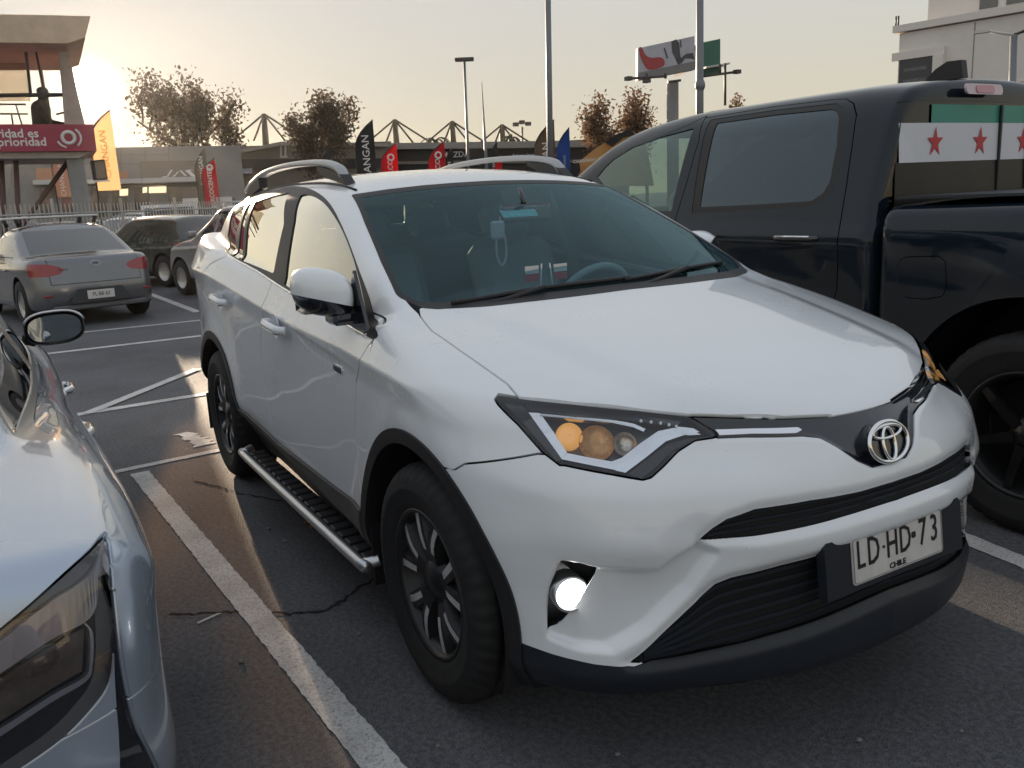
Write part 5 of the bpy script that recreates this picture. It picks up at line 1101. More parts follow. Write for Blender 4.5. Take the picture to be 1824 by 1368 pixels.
line([(*g2(268,524),.12),(*g2(352,556),.12)])
line([(*g2(325,772),.10),(*g2(368,793),.13)],jag=.03,name='paint_patch')
b1=g2(1733,966);b2=g2(1824,1003);e=(b2-b1)/np.linalg.norm(b2-b1);line([(*(b1-e*3.2),.10),(*(b2+e*2),.10)])
CRK=mat('crack fill',(.014,.014,.015),.9)
def crack(px):
    P=[g2(*p) for p in px];Q=[]
    for p,q in zip(P[:-1],P[1:]):
        for j in range(8): Q.append(p+(q-p)*j/8+np.array([rng.gauss(0,.006),rng.gauss(0,.006)]))
    Q=np.array(Q);T=np.gradient(Q,axis=0);T/=np.linalg.norm(T,axis=1)[:,None];Nn=np.stack([-T[:,1],T[:,0]],1);w_=np.array([rng.uniform(.003,.009) for _ in Q])[:,None]
    A=Q+Nn*w_;B=Q-Nn*w_;n=len(Q);o=MB().add([(a[0],a[1],.0035) for a in A]+[(b[0],b[1],.0035) for b in B],[(i+1,i,n+i,n+i+1) for i in range(n-1)]).build('crack',CRK);tag(o,kind='structure')
crack([(305,1094),(370,1092),(440,1090),(520,1093),(575,1091),(610,1070),(650,1042),(690,1020)])
crack([(345,858),(395,868),(430,880),(500,892),(560,905),(620,930)])
# litter
o=MB().prism([(-.05,-.007),(.05,-.006),(.052,.008),(-.048,.007)],0,.0015,((*g2(374,1101),.002),(.35,-.94,0),(.94,.35,0),(0,0,1))).build('paper_strip',mat('paper',(.55,.53,.5),.7));tag(o,'small pale paper strip lying on the asphalt next to the painted bay line','litter')
LF=mat('dry leaf',(.42,.20,.06),.7)
for i,(px,py) in enumerate([(548,932),(560,938),(566,930),(555,926)]):
    c_=g2(px,py);a=rng.uniform(0,6);pl=[(.028*math.cos(t)*(1+.3*math.sin(3*t+a)),.018*math.sin(t)) for t in np.linspace(0,6.28,9)[:-1]]
    o=MB().prism(pl,0,.002,((c_[0],c_[1],.006),(math.cos(a),math.sin(a),.25),(-math.sin(a),math.cos(a),.1),(0,0,1))).build('dry_leaf',LF);tag(o,'curled orange dry leaf on the asphalt under the side step of the white suv','leaf','dry leaves under the side step')
PB=mat('pebble',(.22,.21,.2),.8)
for i,(px,py) in enumerate([(478,943),(507,965),(1712,1304),(1530,1320),(1100,1345),(640,1130),(430,1180),(780,1330)]):
    c_=g2(px,py);r=rng.uniform(.006,.012);o=MB().lathe([(.001,-r*.3),(r,0),(r*.8,r*.5),(.001,r*.75)],(c_[0],c_[1],.003),(rng.uniform(-.2,.2),rng.uniform(-.2,.2),1),7,sm=False).build('pebble',PB);tag(o,'tiny grey pebble lying loose on the dark asphalt','pebble','pebbles on the asphalt')
# ---------------------------------------------------------------- helpers for what stands further off
def frame(px,D):
    d=ray(px,400);d=np.array([d[0],d[1],0]);d/=np.linalg.norm(d);return np.array([d[1],-d[0],0]),np.array([0,0,1.]),-d      # right, up, toward the camera
class Plane:
    def __init__(s,px,D,turn=0.):
        s.a,s.b,s.n=frame(px,D);c_,s_=math.cos(turn),math.sin(turn);s.a,s.n=s.a*c_+s.n*s_,s.n*c_-s.a*s_
        p=at_dist(px,400,D);s.o=np.array([p[0],p[1],0])
    def uv(s,px,py):
        p=on_plane(px,py,s.o,s.n)-s.o;return np.array([p@s.a,p[2]])
    def fr(s,off=0.): return (s.o+s.n*off,s.a,s.b,s.n)
    def pos(s,u,v,w=0.): return s.o+s.a*u+s.b*v+s.n*w
    def poly(s,px): return [tuple(s.uv(*p)) for p in px]
def solveD(px,py,z):
    d=ray(px,py);return (z-CP[2])/(d[2]/math.hypot(d[0],d[1]))
# ---------------------------------------------------------------- guard tower
TW=Plane(80,21.);U=lambda x,y:TW.uv(x,y)
TWO=empty('guard_tower',tuple(TW.o));tag(TWO,'grey guard tower with overhanging roof and red slogan fascia, a guard at its rail','tower')
def loc(o,root): o.parent=root;o.matrix_parent_inverse=root.matrix_world.inverted() if False else Matrix.Translation(-root.location);return o
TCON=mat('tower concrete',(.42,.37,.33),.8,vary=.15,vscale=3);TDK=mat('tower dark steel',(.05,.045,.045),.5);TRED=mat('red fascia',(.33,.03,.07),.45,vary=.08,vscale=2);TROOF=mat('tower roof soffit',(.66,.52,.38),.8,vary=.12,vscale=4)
WTX=mat('white lettering',(.72,.70,.70),.5)
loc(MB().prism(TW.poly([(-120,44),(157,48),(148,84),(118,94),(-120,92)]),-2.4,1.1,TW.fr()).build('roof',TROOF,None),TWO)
for x0,x1,h0,h1 in ((96,104,-1.0,-.9),(84,92,-.4,-.3)): loc(MB().prism(TW.poly([(x0-8,44),(x1+4,44),(x1,40),(x0-4,40)]),h0-.15,h1+.15,TW.fr()).build('roof_vent',TDK,None),TWO)
for nm,pl,h in (('corner_column',[(104,90),(121,92),(152,228),(116,228)],(-.2,.15)),('rear_column',[(66,92),(74,92),(98,228),(90,228)],(-2.0,-1.9)),('mullion',[(43,92),(49,92),(58,172),(52,172)],(.0,.06)),('mullion',[(62,92),(66,92),(82,172),(78,172)],(.0,.06)),('mullion',[(-60,92),(-54,92),(-54,172),(-60,172)],(.0,.06))):
    loc(MB().prism(TW.poly(pl),h[0],h[1],TW.fr()).build(nm,TCON if 'column' in nm else TDK,None),TWO)
loc(MB().prism(TW.poly([(-200,98),(43,98),(53,170),(-200,170)]),-1.0,-.98,TW.fr()).build('window_pane',glassmat('dusty pane',(.72,.66,.58),.3,.1),None),TWO)
for p0,p1,r in (((-200,173),(118,170),.045),((-200,186),(46,187),.02),((-200,202),(50,204),.02),((28,187),(40,225),.015),((20,202),(24,225),.015),((84,170),(92,228),.02),((-40,173),(-40,228),.02),((100,205),(118,200),.02)):
    a_,b_=U(*p0),U(*p1);loc(MB().tube([TW.pos(*a_,.1),TW.pos(*b_,.1)],r,6).build('rail',TDK,None),TWO)
loc(MB().prism(TW.poly([(-140,226),(164,226),(170,272),(-140,275)]),-1.8,.55,TW.fr()).build('fascia',TRED,None),TWO)
loc(MB().prism(TW.poly([(-140,275),(160,273),(140,284),(-140,286)]),-1.7,.45,TW.fr()).build('floor_slab',TCON,None),TWO)
loc(MB().prism(TW.poly([(118,284),(147,284),(162,372),(132,372)]+[(170,430),(140,430)]),-.5,.3,TW.fr()).build('leg_column',mat('tower leg steel',(.25,.26,.26),.6,vary=.1,vscale=5),None),TWO)
loc(MB().prism([(TW.uv(132,372)[0],TW.uv(132,372)[1]),(TW.uv(162,372)[0],TW.uv(162,372)[1]),(TW.uv(178,372)[0],-.1),(TW.uv(145,372)[0],-.1)],-.5,.3,TW.fr()).build('leg_foot',MATS['tower leg steel'],None),TWO)
for p0,p1,r in (((122,286),(12,440),.05),((27,280),(34,420),.05),((0,283),(8,420),.06),((-60,283),(-60,440),.08)):
    a_,b_=U(*p0),U(*p1);loc(MB().tube([TW.pos(*a_,-.3),TW.pos(b_[0],max(b_[1],0.0),-.3)],r,8).build('brace',mat('rusty brace',(.16,.10,.09),.7),None),TWO)
for body,px,py,sz in (('seguridad es',69,242,.235),('nuestra prioridad',83,256.5,.235)):
    u=U(px,py);loc(text('slogan',body,sz,TW.pos(u[0],u[1],.552),TW.a,(0,0,1),WTX,None,ext=.004,bold=.004,align='RIGHT'),TWO)
u=U(121,249);cc=TW.pos(u[0],u[1],.556)
ringp=lambda r0,a0,a1,n=20:[cc+TW.a*r0*math.cos(t)+TW.b*r0*math.sin(t) for t in np.linspace(a0,a1,n)]
loc(MB().tube(ringp(.115,0,6.28,28),.036,6,caps=False).build('logo_ring',WTX,None),TWO);loc(MB().tube([p+TW.a*.03 for p in ringp(.20,-.95,.95)],.022,6).build('logo_arc',WTX,None),TWO);loc(MB().tube([p-TW.a*.02 for p in ringp(.20,3.5,4.5)],.022,6).build('logo_arc',WTX,None),TWO)
fl=Plane(176,21.);FLO=empty('floodlight',tuple(fl.pos(*fl.uv(176,325))));tag(FLO,'boxy floodlight on a short bracket fixed beside the guard tower leg','floodlight')
q=[fl.uv(*p) for p in ((160,287),(186,284),(192,319),(166,321))];loc(MB().prism([tuple(p) for p in q],-.25,.1,fl.fr()).build('lamp_box',TDK,None),FLO)
loc(MB().prism([tuple(fl.uv(*p)) for p in ((168,289),(184,287),(189,317),(172,318))],.1,.105,fl.fr()).build('lamp_glass',mat('flood glass',(.16,.13,.1),.2,coat=1),None),FLO)
loc(MB().prism([tuple(fl.uv(*p)) for p in ((138,322),(196,320),(196,323),(138,326))],-.1,.02,fl.fr()).build('bracket',SILV,None),FLO)
# guard leaning on the rail: one blended body
def caps(P,a,b,ra,rb):
    a=np.array(a,float);b=np.array(b,float);e=b-a;w_=P-a;t=np.clip((w_@e)/(e@e),0,1);return np.linalg.norm(w_-t[:,None]*e,axis=1)-(ra+(rb-ra)*t)
def guardF(x,y,z):
    P=np.stack([x,y,z],1);d=caps(P,(0,0,.95),(.05,0,1.42),.165,.19)
    for a,b,ra,rb,k in (((.05,0,1.45),(.10,0,1.60),.065,.06,.06),((.13,0,1.70),(.14,0,1.77),.105,.10,.05),((.05,.22,1.42),(.22,.27,1.14),.065,.05,.07),((.22,.27,1.14),(.46,.16,1.12),.05,.04,.03),((.46,.16,1.12),(.55,.13,1.13),.042,.028,.02),((.05,-.22,1.42),(.20,-.27,1.14),.065,.05,.07),((.20,-.27,1.14),(.44,-.16,1.10),.05,.04,.03),((.44,-.16,1.10),(.53,-.13,1.11),.042,.028,.02),((0,.10,.90),(.42,.13,.88),.105,.075,.06),((.42,.13,.88),(.40,.13,.48),.07,.05,.03),((0,-.10,.90),(.42,-.13,.88),.105,.075,.06),((.42,-.13,.88),(.38,-.13,.48),.07,.05,.03),((.40,.13,.46),(.57,.14,.45),.045,.035,.03),((.38,-.13,.46),(.55,-.14,.45),.045,.035,.03),((.23,0,1.70),(.255,0,1.69),.02,.012,.02)):
        d=smin(d,caps(P,a,b,ra,rb),k)
    return d
gm=nets(guardF,np.array([-.35,-.4,-.05]),np.array([.7,.4,1.95]),.022,half=False)
u=U(62,228);gb=TW.pos(u[0]+.12,u[1]-1.0,-.45);gaz=math.atan2(TW.a[1],TW.a[0])+.0
GO=empty('person',tuple(gb),gaz);tag(GO,'person in dark uniform and cap leaning on the guard tower rail','person')
bodym2,headm=split(gm,gm.V[:,2]-1.60);fromM('body',gm,mat('dark uniform',(.025,.022,.024),.8),GO)
MB().lathe([(.112,0),(.115,.04),(.10,.09),(.05,.12),(.001,.125)],(.135,0,1.755),(0,0,1),20).prism([(.05,-.09),(.22,-.07),(.25,0),(.22,.07),(.05,.09)],1.755,1.77).build('cap',TDK,GO)
# ---------------------------------------------------------------- fence of upright bars
FA=at_dist(-60,420,17.5);FB=at_dist(430,420,27.);FA[2]=FB[2]=0;fd_=(FB-FA);FL=np.linalg.norm(fd_);fd_/=FL
FO=empty('metal_fence',tuple(FA));tag(FO,'pale metal fence of upright bars behind the parked grey sedan','fence');FM=mat('galvanised bar',(.42,.41,.40),.5,metal=.5)
bar_me=MB().box((0,0,.92),(.022,.022,1.75)).build('bar',FM,FO);nb=int(FL/.135)
for i in range(1,nb):
    o=bar_me.copy();COL.objects.link(o);o.parent=FO;o.location=tuple(fd_*i*.135)
for z_ in (.25,1.60): MB().tube([np.array([0,0,z_]),fd_*FL+np.array([0,0,z_])],.022,6).build('fence_rail',FM,FO)
for i in range(0,nb,18): MB().box(tuple(fd_*i*.135+np.array([0,0,.95])),(.06,.06,1.9)).build('fence_post',FM,FO)
# ---------------------------------------------------------------- cars beyond the fence
LP={'w':mat('white paint far',(.62,.63,.64),.3,coat=1.),'k':mat('black paint far',(.015,.016,.018),.25,coat=1.),'g':mat('grey paint far',(.16,.165,.175),.3,metal=.5,coat=1.),'b':mat('blue grey paint far',(.09,.11,.14),.3,metal=.4,coat=1.)}
for i,(px,D,rz,c_,kd,L_,H_,lb) in enumerate([(20,27,20,'k','suv',4.5,1.68,'black suv behind the fence under the guard tower'),(112,30,10,'g','sedan',4.5,1.45,'grey sedan behind the fence beside the tower leg'),(228,30,-20,'w','hatch',4.1,1.5,'white hatchback behind the fence'),(268,36,150,'b','suv',4.4,1.65,'blue grey suv parked before the car showroom'),(180,38,95,'k','sedan',4.5,1.45,'black sedan standing side on before the showroom'),(420,34,140,'g','suv',4.5,1.7,'grey suv behind the red flag')]):
    p=at_dist(px,430,D);simple_car('parked_car',lb,'car',p[0],p[1],R_(rz),LP[c_],kd,L_,1.78,H_,.06)
# white boxy off-roader and a white van
def boxy(name,label,px,D,rz,W_,Hh,LL,hoodl,slots):
    p=at_dist(px,430,D);r=empty(name,(p[0],p[1],0),R_(rz));tag(r,label,'off-roader' if slots else 'van');m_=LP['w']
    MB().prism([(-LL/2,.45),(LL/2,.45),(LL/2,1.05),(LL/2-hoodl,1.12),(LL/2-hoodl-.35,Hh),(-LL/2,Hh)],-W_/2,W_/2,((0,0,0),(1,0,0),(0,0,1),(0,1,0))).build('body',m_,r)
    MB().prism([(LL/2-hoodl+.01,1.18),(LL/2-hoodl-.30,Hh-.1),(LL/2-hoodl-.28,Hh-.1),(LL/2-hoodl+.03,1.18)],-W_/2+.12,W_/2-.12,((0,0,0),(1,0,0),(0,0,1),(0,1,0))).build('windshield',DGL,r)
    for s in (-1,1):
        MB().box((LL/2-hoodl-.95,s*(W_/2+.004),(Hh+1.12)/2),(.9,.012,Hh-1.30)).build('side_window',DGL,r)
        for x_ in (-LL/2+.8,LL/2-.75): MB().lathe([(.001,-.12),(.24,-.12),(.38,-.10),(.38,.10),(.24,.12),(.001,.12)],(x_,s*(W_/2-.12),.38),(0,1,0),20).build('wheel',RUB,r)
        MB().lathe([(.10,0),(.08,.03),(.001,.04)],(LL/2,s*W_*.36,.88),(1,0,0),16).build('headlamp',CLRL,r)
    if slots:
        for k in range(7): MB().box((LL/2+.004,(k-3)*.115,.86),(.012,.055,.22)).build('grille_slot',BLK,r)
    MB().box((LL/2+.08,0,.55),(.16,W_,.16),bev=.03).build('bumper',BLK,r)
    return r
boxy('parked_off_roader','white boxy off-roader with a slotted grille beyond the fence',312,31.,-14,1.75,1.82,4.0,1.3,True);boxy('parked_van','plain white van with a tall body beyond the fence',385,40.,165,1.9,2.1,5.0,.8,False)
# ---------------------------------------------------------------- showroom buildings
GW=mat('grey wall panel',(.28,.265,.245),.75,vary=.1,vscale=.8);BRN=mat('brown wall panel',(.21,.18,.15),.8,vary=.15,vscale=.6);BKF=mat('black fascia',(.022,.021,.022),.5);CAN=mat('pale canopy edge',(.55,.54,.52),.6);ORB=mat('orange band',(.48,.25,.15),.7);LITW=mat('lit showroom window',(.5,.42,.3),.4,emit=(1,.78,.48),es=.55);SHG=mat('showroom glass',(.04,.045,.05),.1,coat=1)
def building(name,label,pxa,pxb,D,turn,toppx,depth,walls):
    B=Plane((pxa+pxb)/2,D,turn);r=empty(name,tuple(B.o));tag(r,label,'building');B.root=r
    u0=B.uv(pxa,300)[0];u1=B.uv(pxb,300)[0];B.u0,B.u1=u0,u1;B.h=B.uv(*toppx)[1]
    loc(MB().prism([(u0,0),(u1,0),(u1,B.h),(u0,B.h)],-depth,0,B.fr()).build('wall',walls,None),r);return B
def bpiece(B,nm,px,h0,h1,mt): return loc(MB().prism(B.poly(px),h0,h1,B.fr()).build(nm,mt,None),B.root)
B1=building('showroom_building','long grey car showroom with white winged emblem over its canopy',-120,432,58,0,(300,261),14,GW)
for x in (-60,20,100,215,258,300): bpiece(B1,'panel_joint',[(x,262),(x+1.2,262),(x+1.2,330),(x,330)],.0,.03,BRN)
for y in (275,291): bpiece(B1,'panel_joint',[(-120,y),(300,y),(300,y+1),(-120,y+1)],.0,.025,BRN)
bpiece(B1,'sign_band',[(250,288),(357,286),(357,318),(250,320)],0,.35,BRN);bpiece(B1,'canopy_edge',[(60,322),(252,319),(252,327),(60,330)],0,1.0,CAN);bpiece(B1,'canopy_edge',[(252,319),(358,316),(358,324),(252,327)],0,1.5,CAN)
bpiece(B1,'orange_band',[(64,300),(140,298),(140,320),(64,322)],0,.12,ORB);bpiece(B1,'orange_band',[(212,306),(228,305),(228,318),(212,319)],0,.12,ORB)
for q in [(213,337,228,348),(254,334,262,343),(265,333,296,343),(-40,350,0,362)]: bpiece(B1,'lit_window',[(q[0],q[1]),(q[2],q[1]-1),(q[2],q[3]),(q[0],q[3]+1)],0,.04,LITW)
for x in (70,110,165,200,240,300,340): bpiece(B1,'glass_bay',[(x,334),(x+26,333),(x+26,386),(x,388)],0,.03,SHG)
for pl in ([(288,315),(296,314),(303,303),(307,303),(299,315),(293,316.5),(288,316.5)],[(305,315),(310,315),(314,307),(318,306),(311,314.5)],[(318,304),(322,304),(332,313.5),(328,314)],[(328,304),(338,302.5),(343,303),(337,304),(345,312.5),(351,313.5),(346,315),(340,314.5)]): bpiece(B1,'emblem_stroke',pl,.36,.42,WTX)
B2=building('workshop_building','low brown workshop block behind the two leafy trees',425,700,66,0,(560,256),12,BRN)
bpiece(B2,'sloped_parapet',[(425,268),(500,253),(690,256),(690,262),(500,260),(425,274)],0,.4,GW)
for x in (499,507): bpiece(B2,'door_frame_bar',[(x,260),(x+3,260),(x+3,281),(x,281)],0,.1,CAN)
bpiece(B2,'door_frame_bar',[(499,278),(512,278),(512,281),(499,281)],0,.1,CAN);bpiece(B2,'pale_sign',[(405,303),(450,300),(450,309),(405,311)],0,.5,mat('pale blue sign',(.34,.38,.46),.5));bpiece(B2,'sign_band',[(425,284),(700,282),(700,300),(425,302)],0,.2,BKF)
B3=building('dealership_building','black fronted dealership with white lettering along its fascia',690,1120,70,0,(850,258),14,BKF)
bpiece(B3,'roof_beam',[(690,256),(1120,250),(1120,262),(690,267)],0,.8,GW);bpiece(B3,'lower_beam',[(690,288),(1120,284),(1120,289),(690,293)],0,.4,BRN);bpiece(B3,'red_panel',[(985,262),(1012,261),(1012,288),(985,289)],0,.3,mat('dull red panel',(.12,.03,.03),.6))
for body,px,py,sz in (('MAZDA',812,276,.62),('Salazar Israel',934,277,.36),('COX',987,278,.34)):
    u=B3.uv(px,py);loc(text('fascia_lettering',body,sz,B3.pos(u[0],u[1],.34),B3.a,(0,0,1),WTX,None,ext=.02,bold=.004),B3.root)
# ---------------------------------------------------------------- masts with stays behind the roofs
MST=mat('mast steel',(.10,.075,.045),.6)
for i,(tx,ty,bx_,by) in enumerate([(470,203,474,262),(703,213,707,262),(805,216,808,262),(894,222,896,262)]):
    P=Plane(tx,95.);r=empty('stayed_mast',tuple(P.pos(P.uv(bx_,by)[0],0)));tag(r,['brown roof mast with stays standing between the two leafy trees','brown roof mast with stays over the dealership, next to the tall black flag','brown roof mast with stays over the dealership behind the red feather flag','brown roof mast with stays over the dealership, beside the needle pole and the palm tops'][i],'mast')
    t_=P.uv(tx,ty);b_=P.uv(bx_,by);loc(MB().tube([P.pos(b_[0],0),P.pos(b_[0],b_[1]),P.pos(*t_)],[.40,.36,.26],8).build('mast_column',MST,None),r)
    for dx,dy in ((-62,52),(-18,48),(38,48),(66,42)):
        e_=P.uv(tx+dx,ty+dy);loc(MB().tube([P.pos(*t_),P.pos(*e_)],.10,5).build('stay_cable',MST,None),r)
# ---------------------------------------------------------------- light poles
GLV=mat('galvanised pole',(.20,.21,.225),.45,metal=.5)
def pole(name,label,px,ytop,D,r0,r1,pxb=None,extra=None):
    P=Plane(px,D);t_=P.uv(px,ytop);b_=P.uv(pxb or px,360)[0];r=empty(name,tuple(P.pos(b_,0)));tag(r,label,'pole')
    loc(MB().tube([P.pos(b_,0),P.pos((b_+t_[0])/2,t_[1]/2),P.pos(t_[0],t_[1])],[r0,(r0+r1)/2,r1],10).build('shaft',GLV,None),r)
    if extra: extra(P,r,t_)
    return r
pole('light_pole','tall grey pole rising between the brown and blue flags',974,-160,25.,.09,.075,979)
def collar(P,r,t_):
    u=P.uv(1247,152);loc(MB().lathe([(.07,-.16),(.115,-.06),(.125,.0),(.115,.06),(.07,.16)],P.pos(*u),(0,0,1),16).build('collar',GLV,None),r)
pole('light_pole','tall grey pole with a swollen collar standing before the billboard',1247,-160,22.,.10,.08,1246,collar)
def thead(P,r,t_): loc(MB().box(P.pos(*t_),(.5,1.1,.18),np.stack([P.n,P.a,P.b],1),bev=.04).build('lamp_head',TDK,None),r)
pole('street_lamp','slim street lamp with a flat double head standing alone in the sky',827,106,52.,.10,.07,836,thead)
pole('needle_pole','thin dark needle pole tapering to a point over the dealership',858,146,60.,.20,.02,870)
def twin(P,r,t_):
    for s in (-1,1): loc(MB().tube([P.pos(*t_),P.pos(t_[0]+s*.9,t_[1]+.25)],.06,6).box(P.pos(t_[0]+s*1.1,t_[1]+.25),(.5,.25,.1),np.stack([P.a,P.n,P.b],1)).build('lamp_arm',TDK,None),r)
pole('street_lamp','white twin armed street lamp standing before the beige building',1806,62,40.,.16,.13,1797,twin).children[0].data.materials[0]=mat('white pole',(.62,.58,.55),.5)
pole('mast_pole','short lattice lamp mast with several floods above the dealership roof',930,226,100.,.16,.12,931,lambda P,r,t_:[loc(MB().box(P.pos(t_[0]+du,t_[1]+dv),(.5,.5,.4)).build('flood',TDK,None),r) for du,dv in ((-.7,.3),(0,.5),(.7,.3))])
# ---------------------------------------------------------------- feather flags
def flag(label,px,pyt,pyb,D,wpx,cloth,word,wcol,wsize,lean=0,logo=None,word_at=.45,grp=None):
    P=Plane(px,D);t_=P.uv(px+wpx*.5,pyt);b_=P.uv(px-wpx*.5,pyb);Wd=P.uv(px+wpx*.5,(pyt+pyb)/2)[0]-P.uv(px-wpx*.5,(pyt+pyb)/2)[0]
    r=empty('feather_flag',tuple(P.pos(b_[0],0)));tag(r,label,'flag',grp);H_=t_[1]-b_[1];x0=b_[0];pole_=[];pl=[]
    for k in range(13):
        t=k/12;v=b_[1]+H_*t;off=Wd*max(0,(t-.62)/.38)**1.9;pole_.append((x0+off,v))
    edge=[(x0+Wd,b_[1]+H_*(1-.02)),(x0+Wd,b_[1]+H_*.5),(x0+Wd*.97,b_[1]+H_*.03)]
    V=[];nr=13
    for k in range(nr):
        v=pole_[k][1]
        for j in range(5):
            s=j/4;xx=pole_[k][0]+(x0+Wd-pole_[k][0])*s;w_=.05*math.sin(5*v+3*s)+.04*s*math.sin(2.3*v);V.append(P.pos(xx,v,w_))
    V+=[v-P.n*.012 for v in V];n0=nr*5;fs=[]
    for k in range(nr-1):
        for j in range(4):
            q=k*5+j;fs+=[(q,q+1,q+6,q+5),(n0+q,n0+q+5,n0+q+6,n0+q+1)]
    loc(MB().add(V,fs,True).build('cloth',cloth,None),r)
    loc(MB().tube([P.pos(x0,0,-.0)]+[P.pos(a,b,0) for a,b in pole_],.022,6).build('flagpole',TDK,None),r)
    if word:
        loc(text('lettering',word,wsize*Wd,P.pos(x0+Wd*.55,b_[1]+H_*word_at,.10),(0,0,1),-P.a,wcol,None,ext=.004,bold=.004*Wd),r)
    if logo:
        c_=P.pos(x0+Wd*.6,b_[1]+H_*logo,.10);loc(MB().tube([c_+P.a*Wd*.17*math.cos(t)+P.b*Wd*.17*math.sin(t) for t in np.linspace(0,6.28,18)],Wd*.055,6,caps=False).build('logo_ring',wcol,None),r)
def cloth(n,c): 
    m=mat(n,c,.8,vary=.08,vscale=2);return m
def trans(n,c,t,see=0.):
    if n in MATS: return MATS[n]
    m=mat(n,c,.8);nt2=m.node_tree;b=nt2.nodes['Principled BSDF'];o=[q for q in nt2.nodes if q.type=='OUTPUT_MATERIAL'][0];tr_=nt2.nodes.new('ShaderNodeBsdfTranslucent');tr_.inputs[0].default_value=tuple(min(1,x*1.6) for x in c)+(1,);mx=nt2.nodes.new('ShaderNodeMixShader');mx.inputs[0].default_value=t;nt2.links.new(b.outputs[0],mx.inputs[1]);nt2.links.new(tr_.outputs[0],mx.inputs[2]);nt2.links.new(mx.outputs[0],o.inputs[0])
    if see:
        tp=nt2.nodes.new('ShaderNodeBsdfTransparent');tp.inputs[0].default_value=(1,.82,.62,1);m2=nt2.nodes.new('ShaderNodeMixShader');m2.inputs[0].default_value=see;nt2.links.new(mx.outputs[0],m2.inputs[1]);nt2.links.new(tp.outputs[0],m2.inputs[2]);nt2.links.new(m2.outputs[0],o.inputs[0])
    return m
FGD=trans('golden flag cloth',(.62,.50,.34),.5,.30);FDK=trans('black flag cloth',(.045,.042,.042),.3);FRE=trans('red flag cloth',(.55,.02,.03),.35);FBL=trans('blue flag cloth',(.03,.09,.34),.3);FBR=trans('brown flag cloth',(.16,.12,.09),.35);FTN=trans('tan flag cloth',(.34,.24,.19),.4)
flag('golden sunlit feather flag lettered vertically beside the guard tower floodlight',195,196,340,24.,43,FGD,'CHANGAN',trans('gold letters',(.75,.58,.34),.5),.42)
flag('tan feather flag behind the guard tower leg with white vertical letters',114,262,352,30.,26,FTN,'CHANGAN',WTX,.50,word_at=.36)
flag('brown feather flag half hidden behind the red feather flag near the showroom emblem',367,264,372,33.,22,FBR,'CHANGAN',WTX,.5,word_at=.62)
flag('red feather flag with white ring logo standing before the showroom sign',379,281,366,31.,27,FRE,'DERCOCENTER',WTX,.40,word_at=.36,logo=.80)
flag('small black feather flag rising just above the white suv rail',586,262,345,40.,18,FDK,'CHANGAN',WTX,.5,word_at=.45)
flag('tall black feather flag with white vertical letters above the white suv roof',657,213,345,30.,35,FDK,'CHANGAN',WTX,.52,word_at=.44)
flag('red feather flag with ring logo beside the tall black flag',698,255,345,34.,30,FRE,'DERCO',WTX,.42,word_at=.44,logo=.72)
flag('red feather flag with ring logo over the middle of the white suv roof',782,252,345,34.,30,FRE,'DERCO',WTX,.42,word_at=.44,logo=.74)
flag('narrow black feather flag tucked behind a red feather flag',803,264,345,40.,16,FDK,'CHANGAN',WTX,.5,word_at=.45)
flag('narrow black feather flag near the dealership lettering',882,252,345,40.,16,FDK,'CHANGAN',WTX,.5,word_at=.40)
flag('short plain red feather flag behind the far roof rail',890,275,345,38.,14,FRE,None,WTX,.4)
flag('brown feather flag with white letters behind the tall grey pole',974,213,345,28.,36,FBR,'CHANGAN',WTX,.5,word_at=.34)
flag('blue feather flag with pale vertical letters beside the tall grey pole',1006,227,345,28.,24,FBL,'ChileAutos',mat('pale blue letters',(.35,.42,.55),.6),.34,word_at=.42)
# ---------------------------------------------------------------- promotion tent
TN=Plane(1060,26.);TR_=empty('promotion_tent',tuple(TN.o));tag(TR_,'arched promotion tent in tan and black cloth with white words','tent')
arc=[(1005,330),(1015,305),(1035,285),(1060,265),(1090,246),(1108,237),(1130,236),(1150,250),(1165,330)]
A_=TN.poly(arc)
loc(MB().prism(A_,-2.6,-.02,TN.fr()).build('tan_cloth',trans('tan tent cloth',(.55,.36,.17),.45),None),TR_)
loc(MB().prism(TN.poly([(1003,332),(1016,304),(1032,290),(1034,304),(1022,332)]),-.02,.3,TN.fr()).build('black_leg',FDK,None),TR_)
loc(MB().prism(TN.poly([(1078,254),(1098,240),(1122,232),(1130,240),(1110,246),(1090,262)]),-.02,.3,TN.fr()).build('black_band',FDK,None),TR_)
for body,px,py,sz in (('CHANGAN',1041,287,.13),('Green Tech',1084,283,.13)):
    u=TN.uv(px,py);loc(text('lettering',body,sz,TN.pos(u[0],u[1],.31),TN.a*1+np.array([0,0,.06]),(0,0,1),WTX,None,ext=.004,bold=.002),TR_)
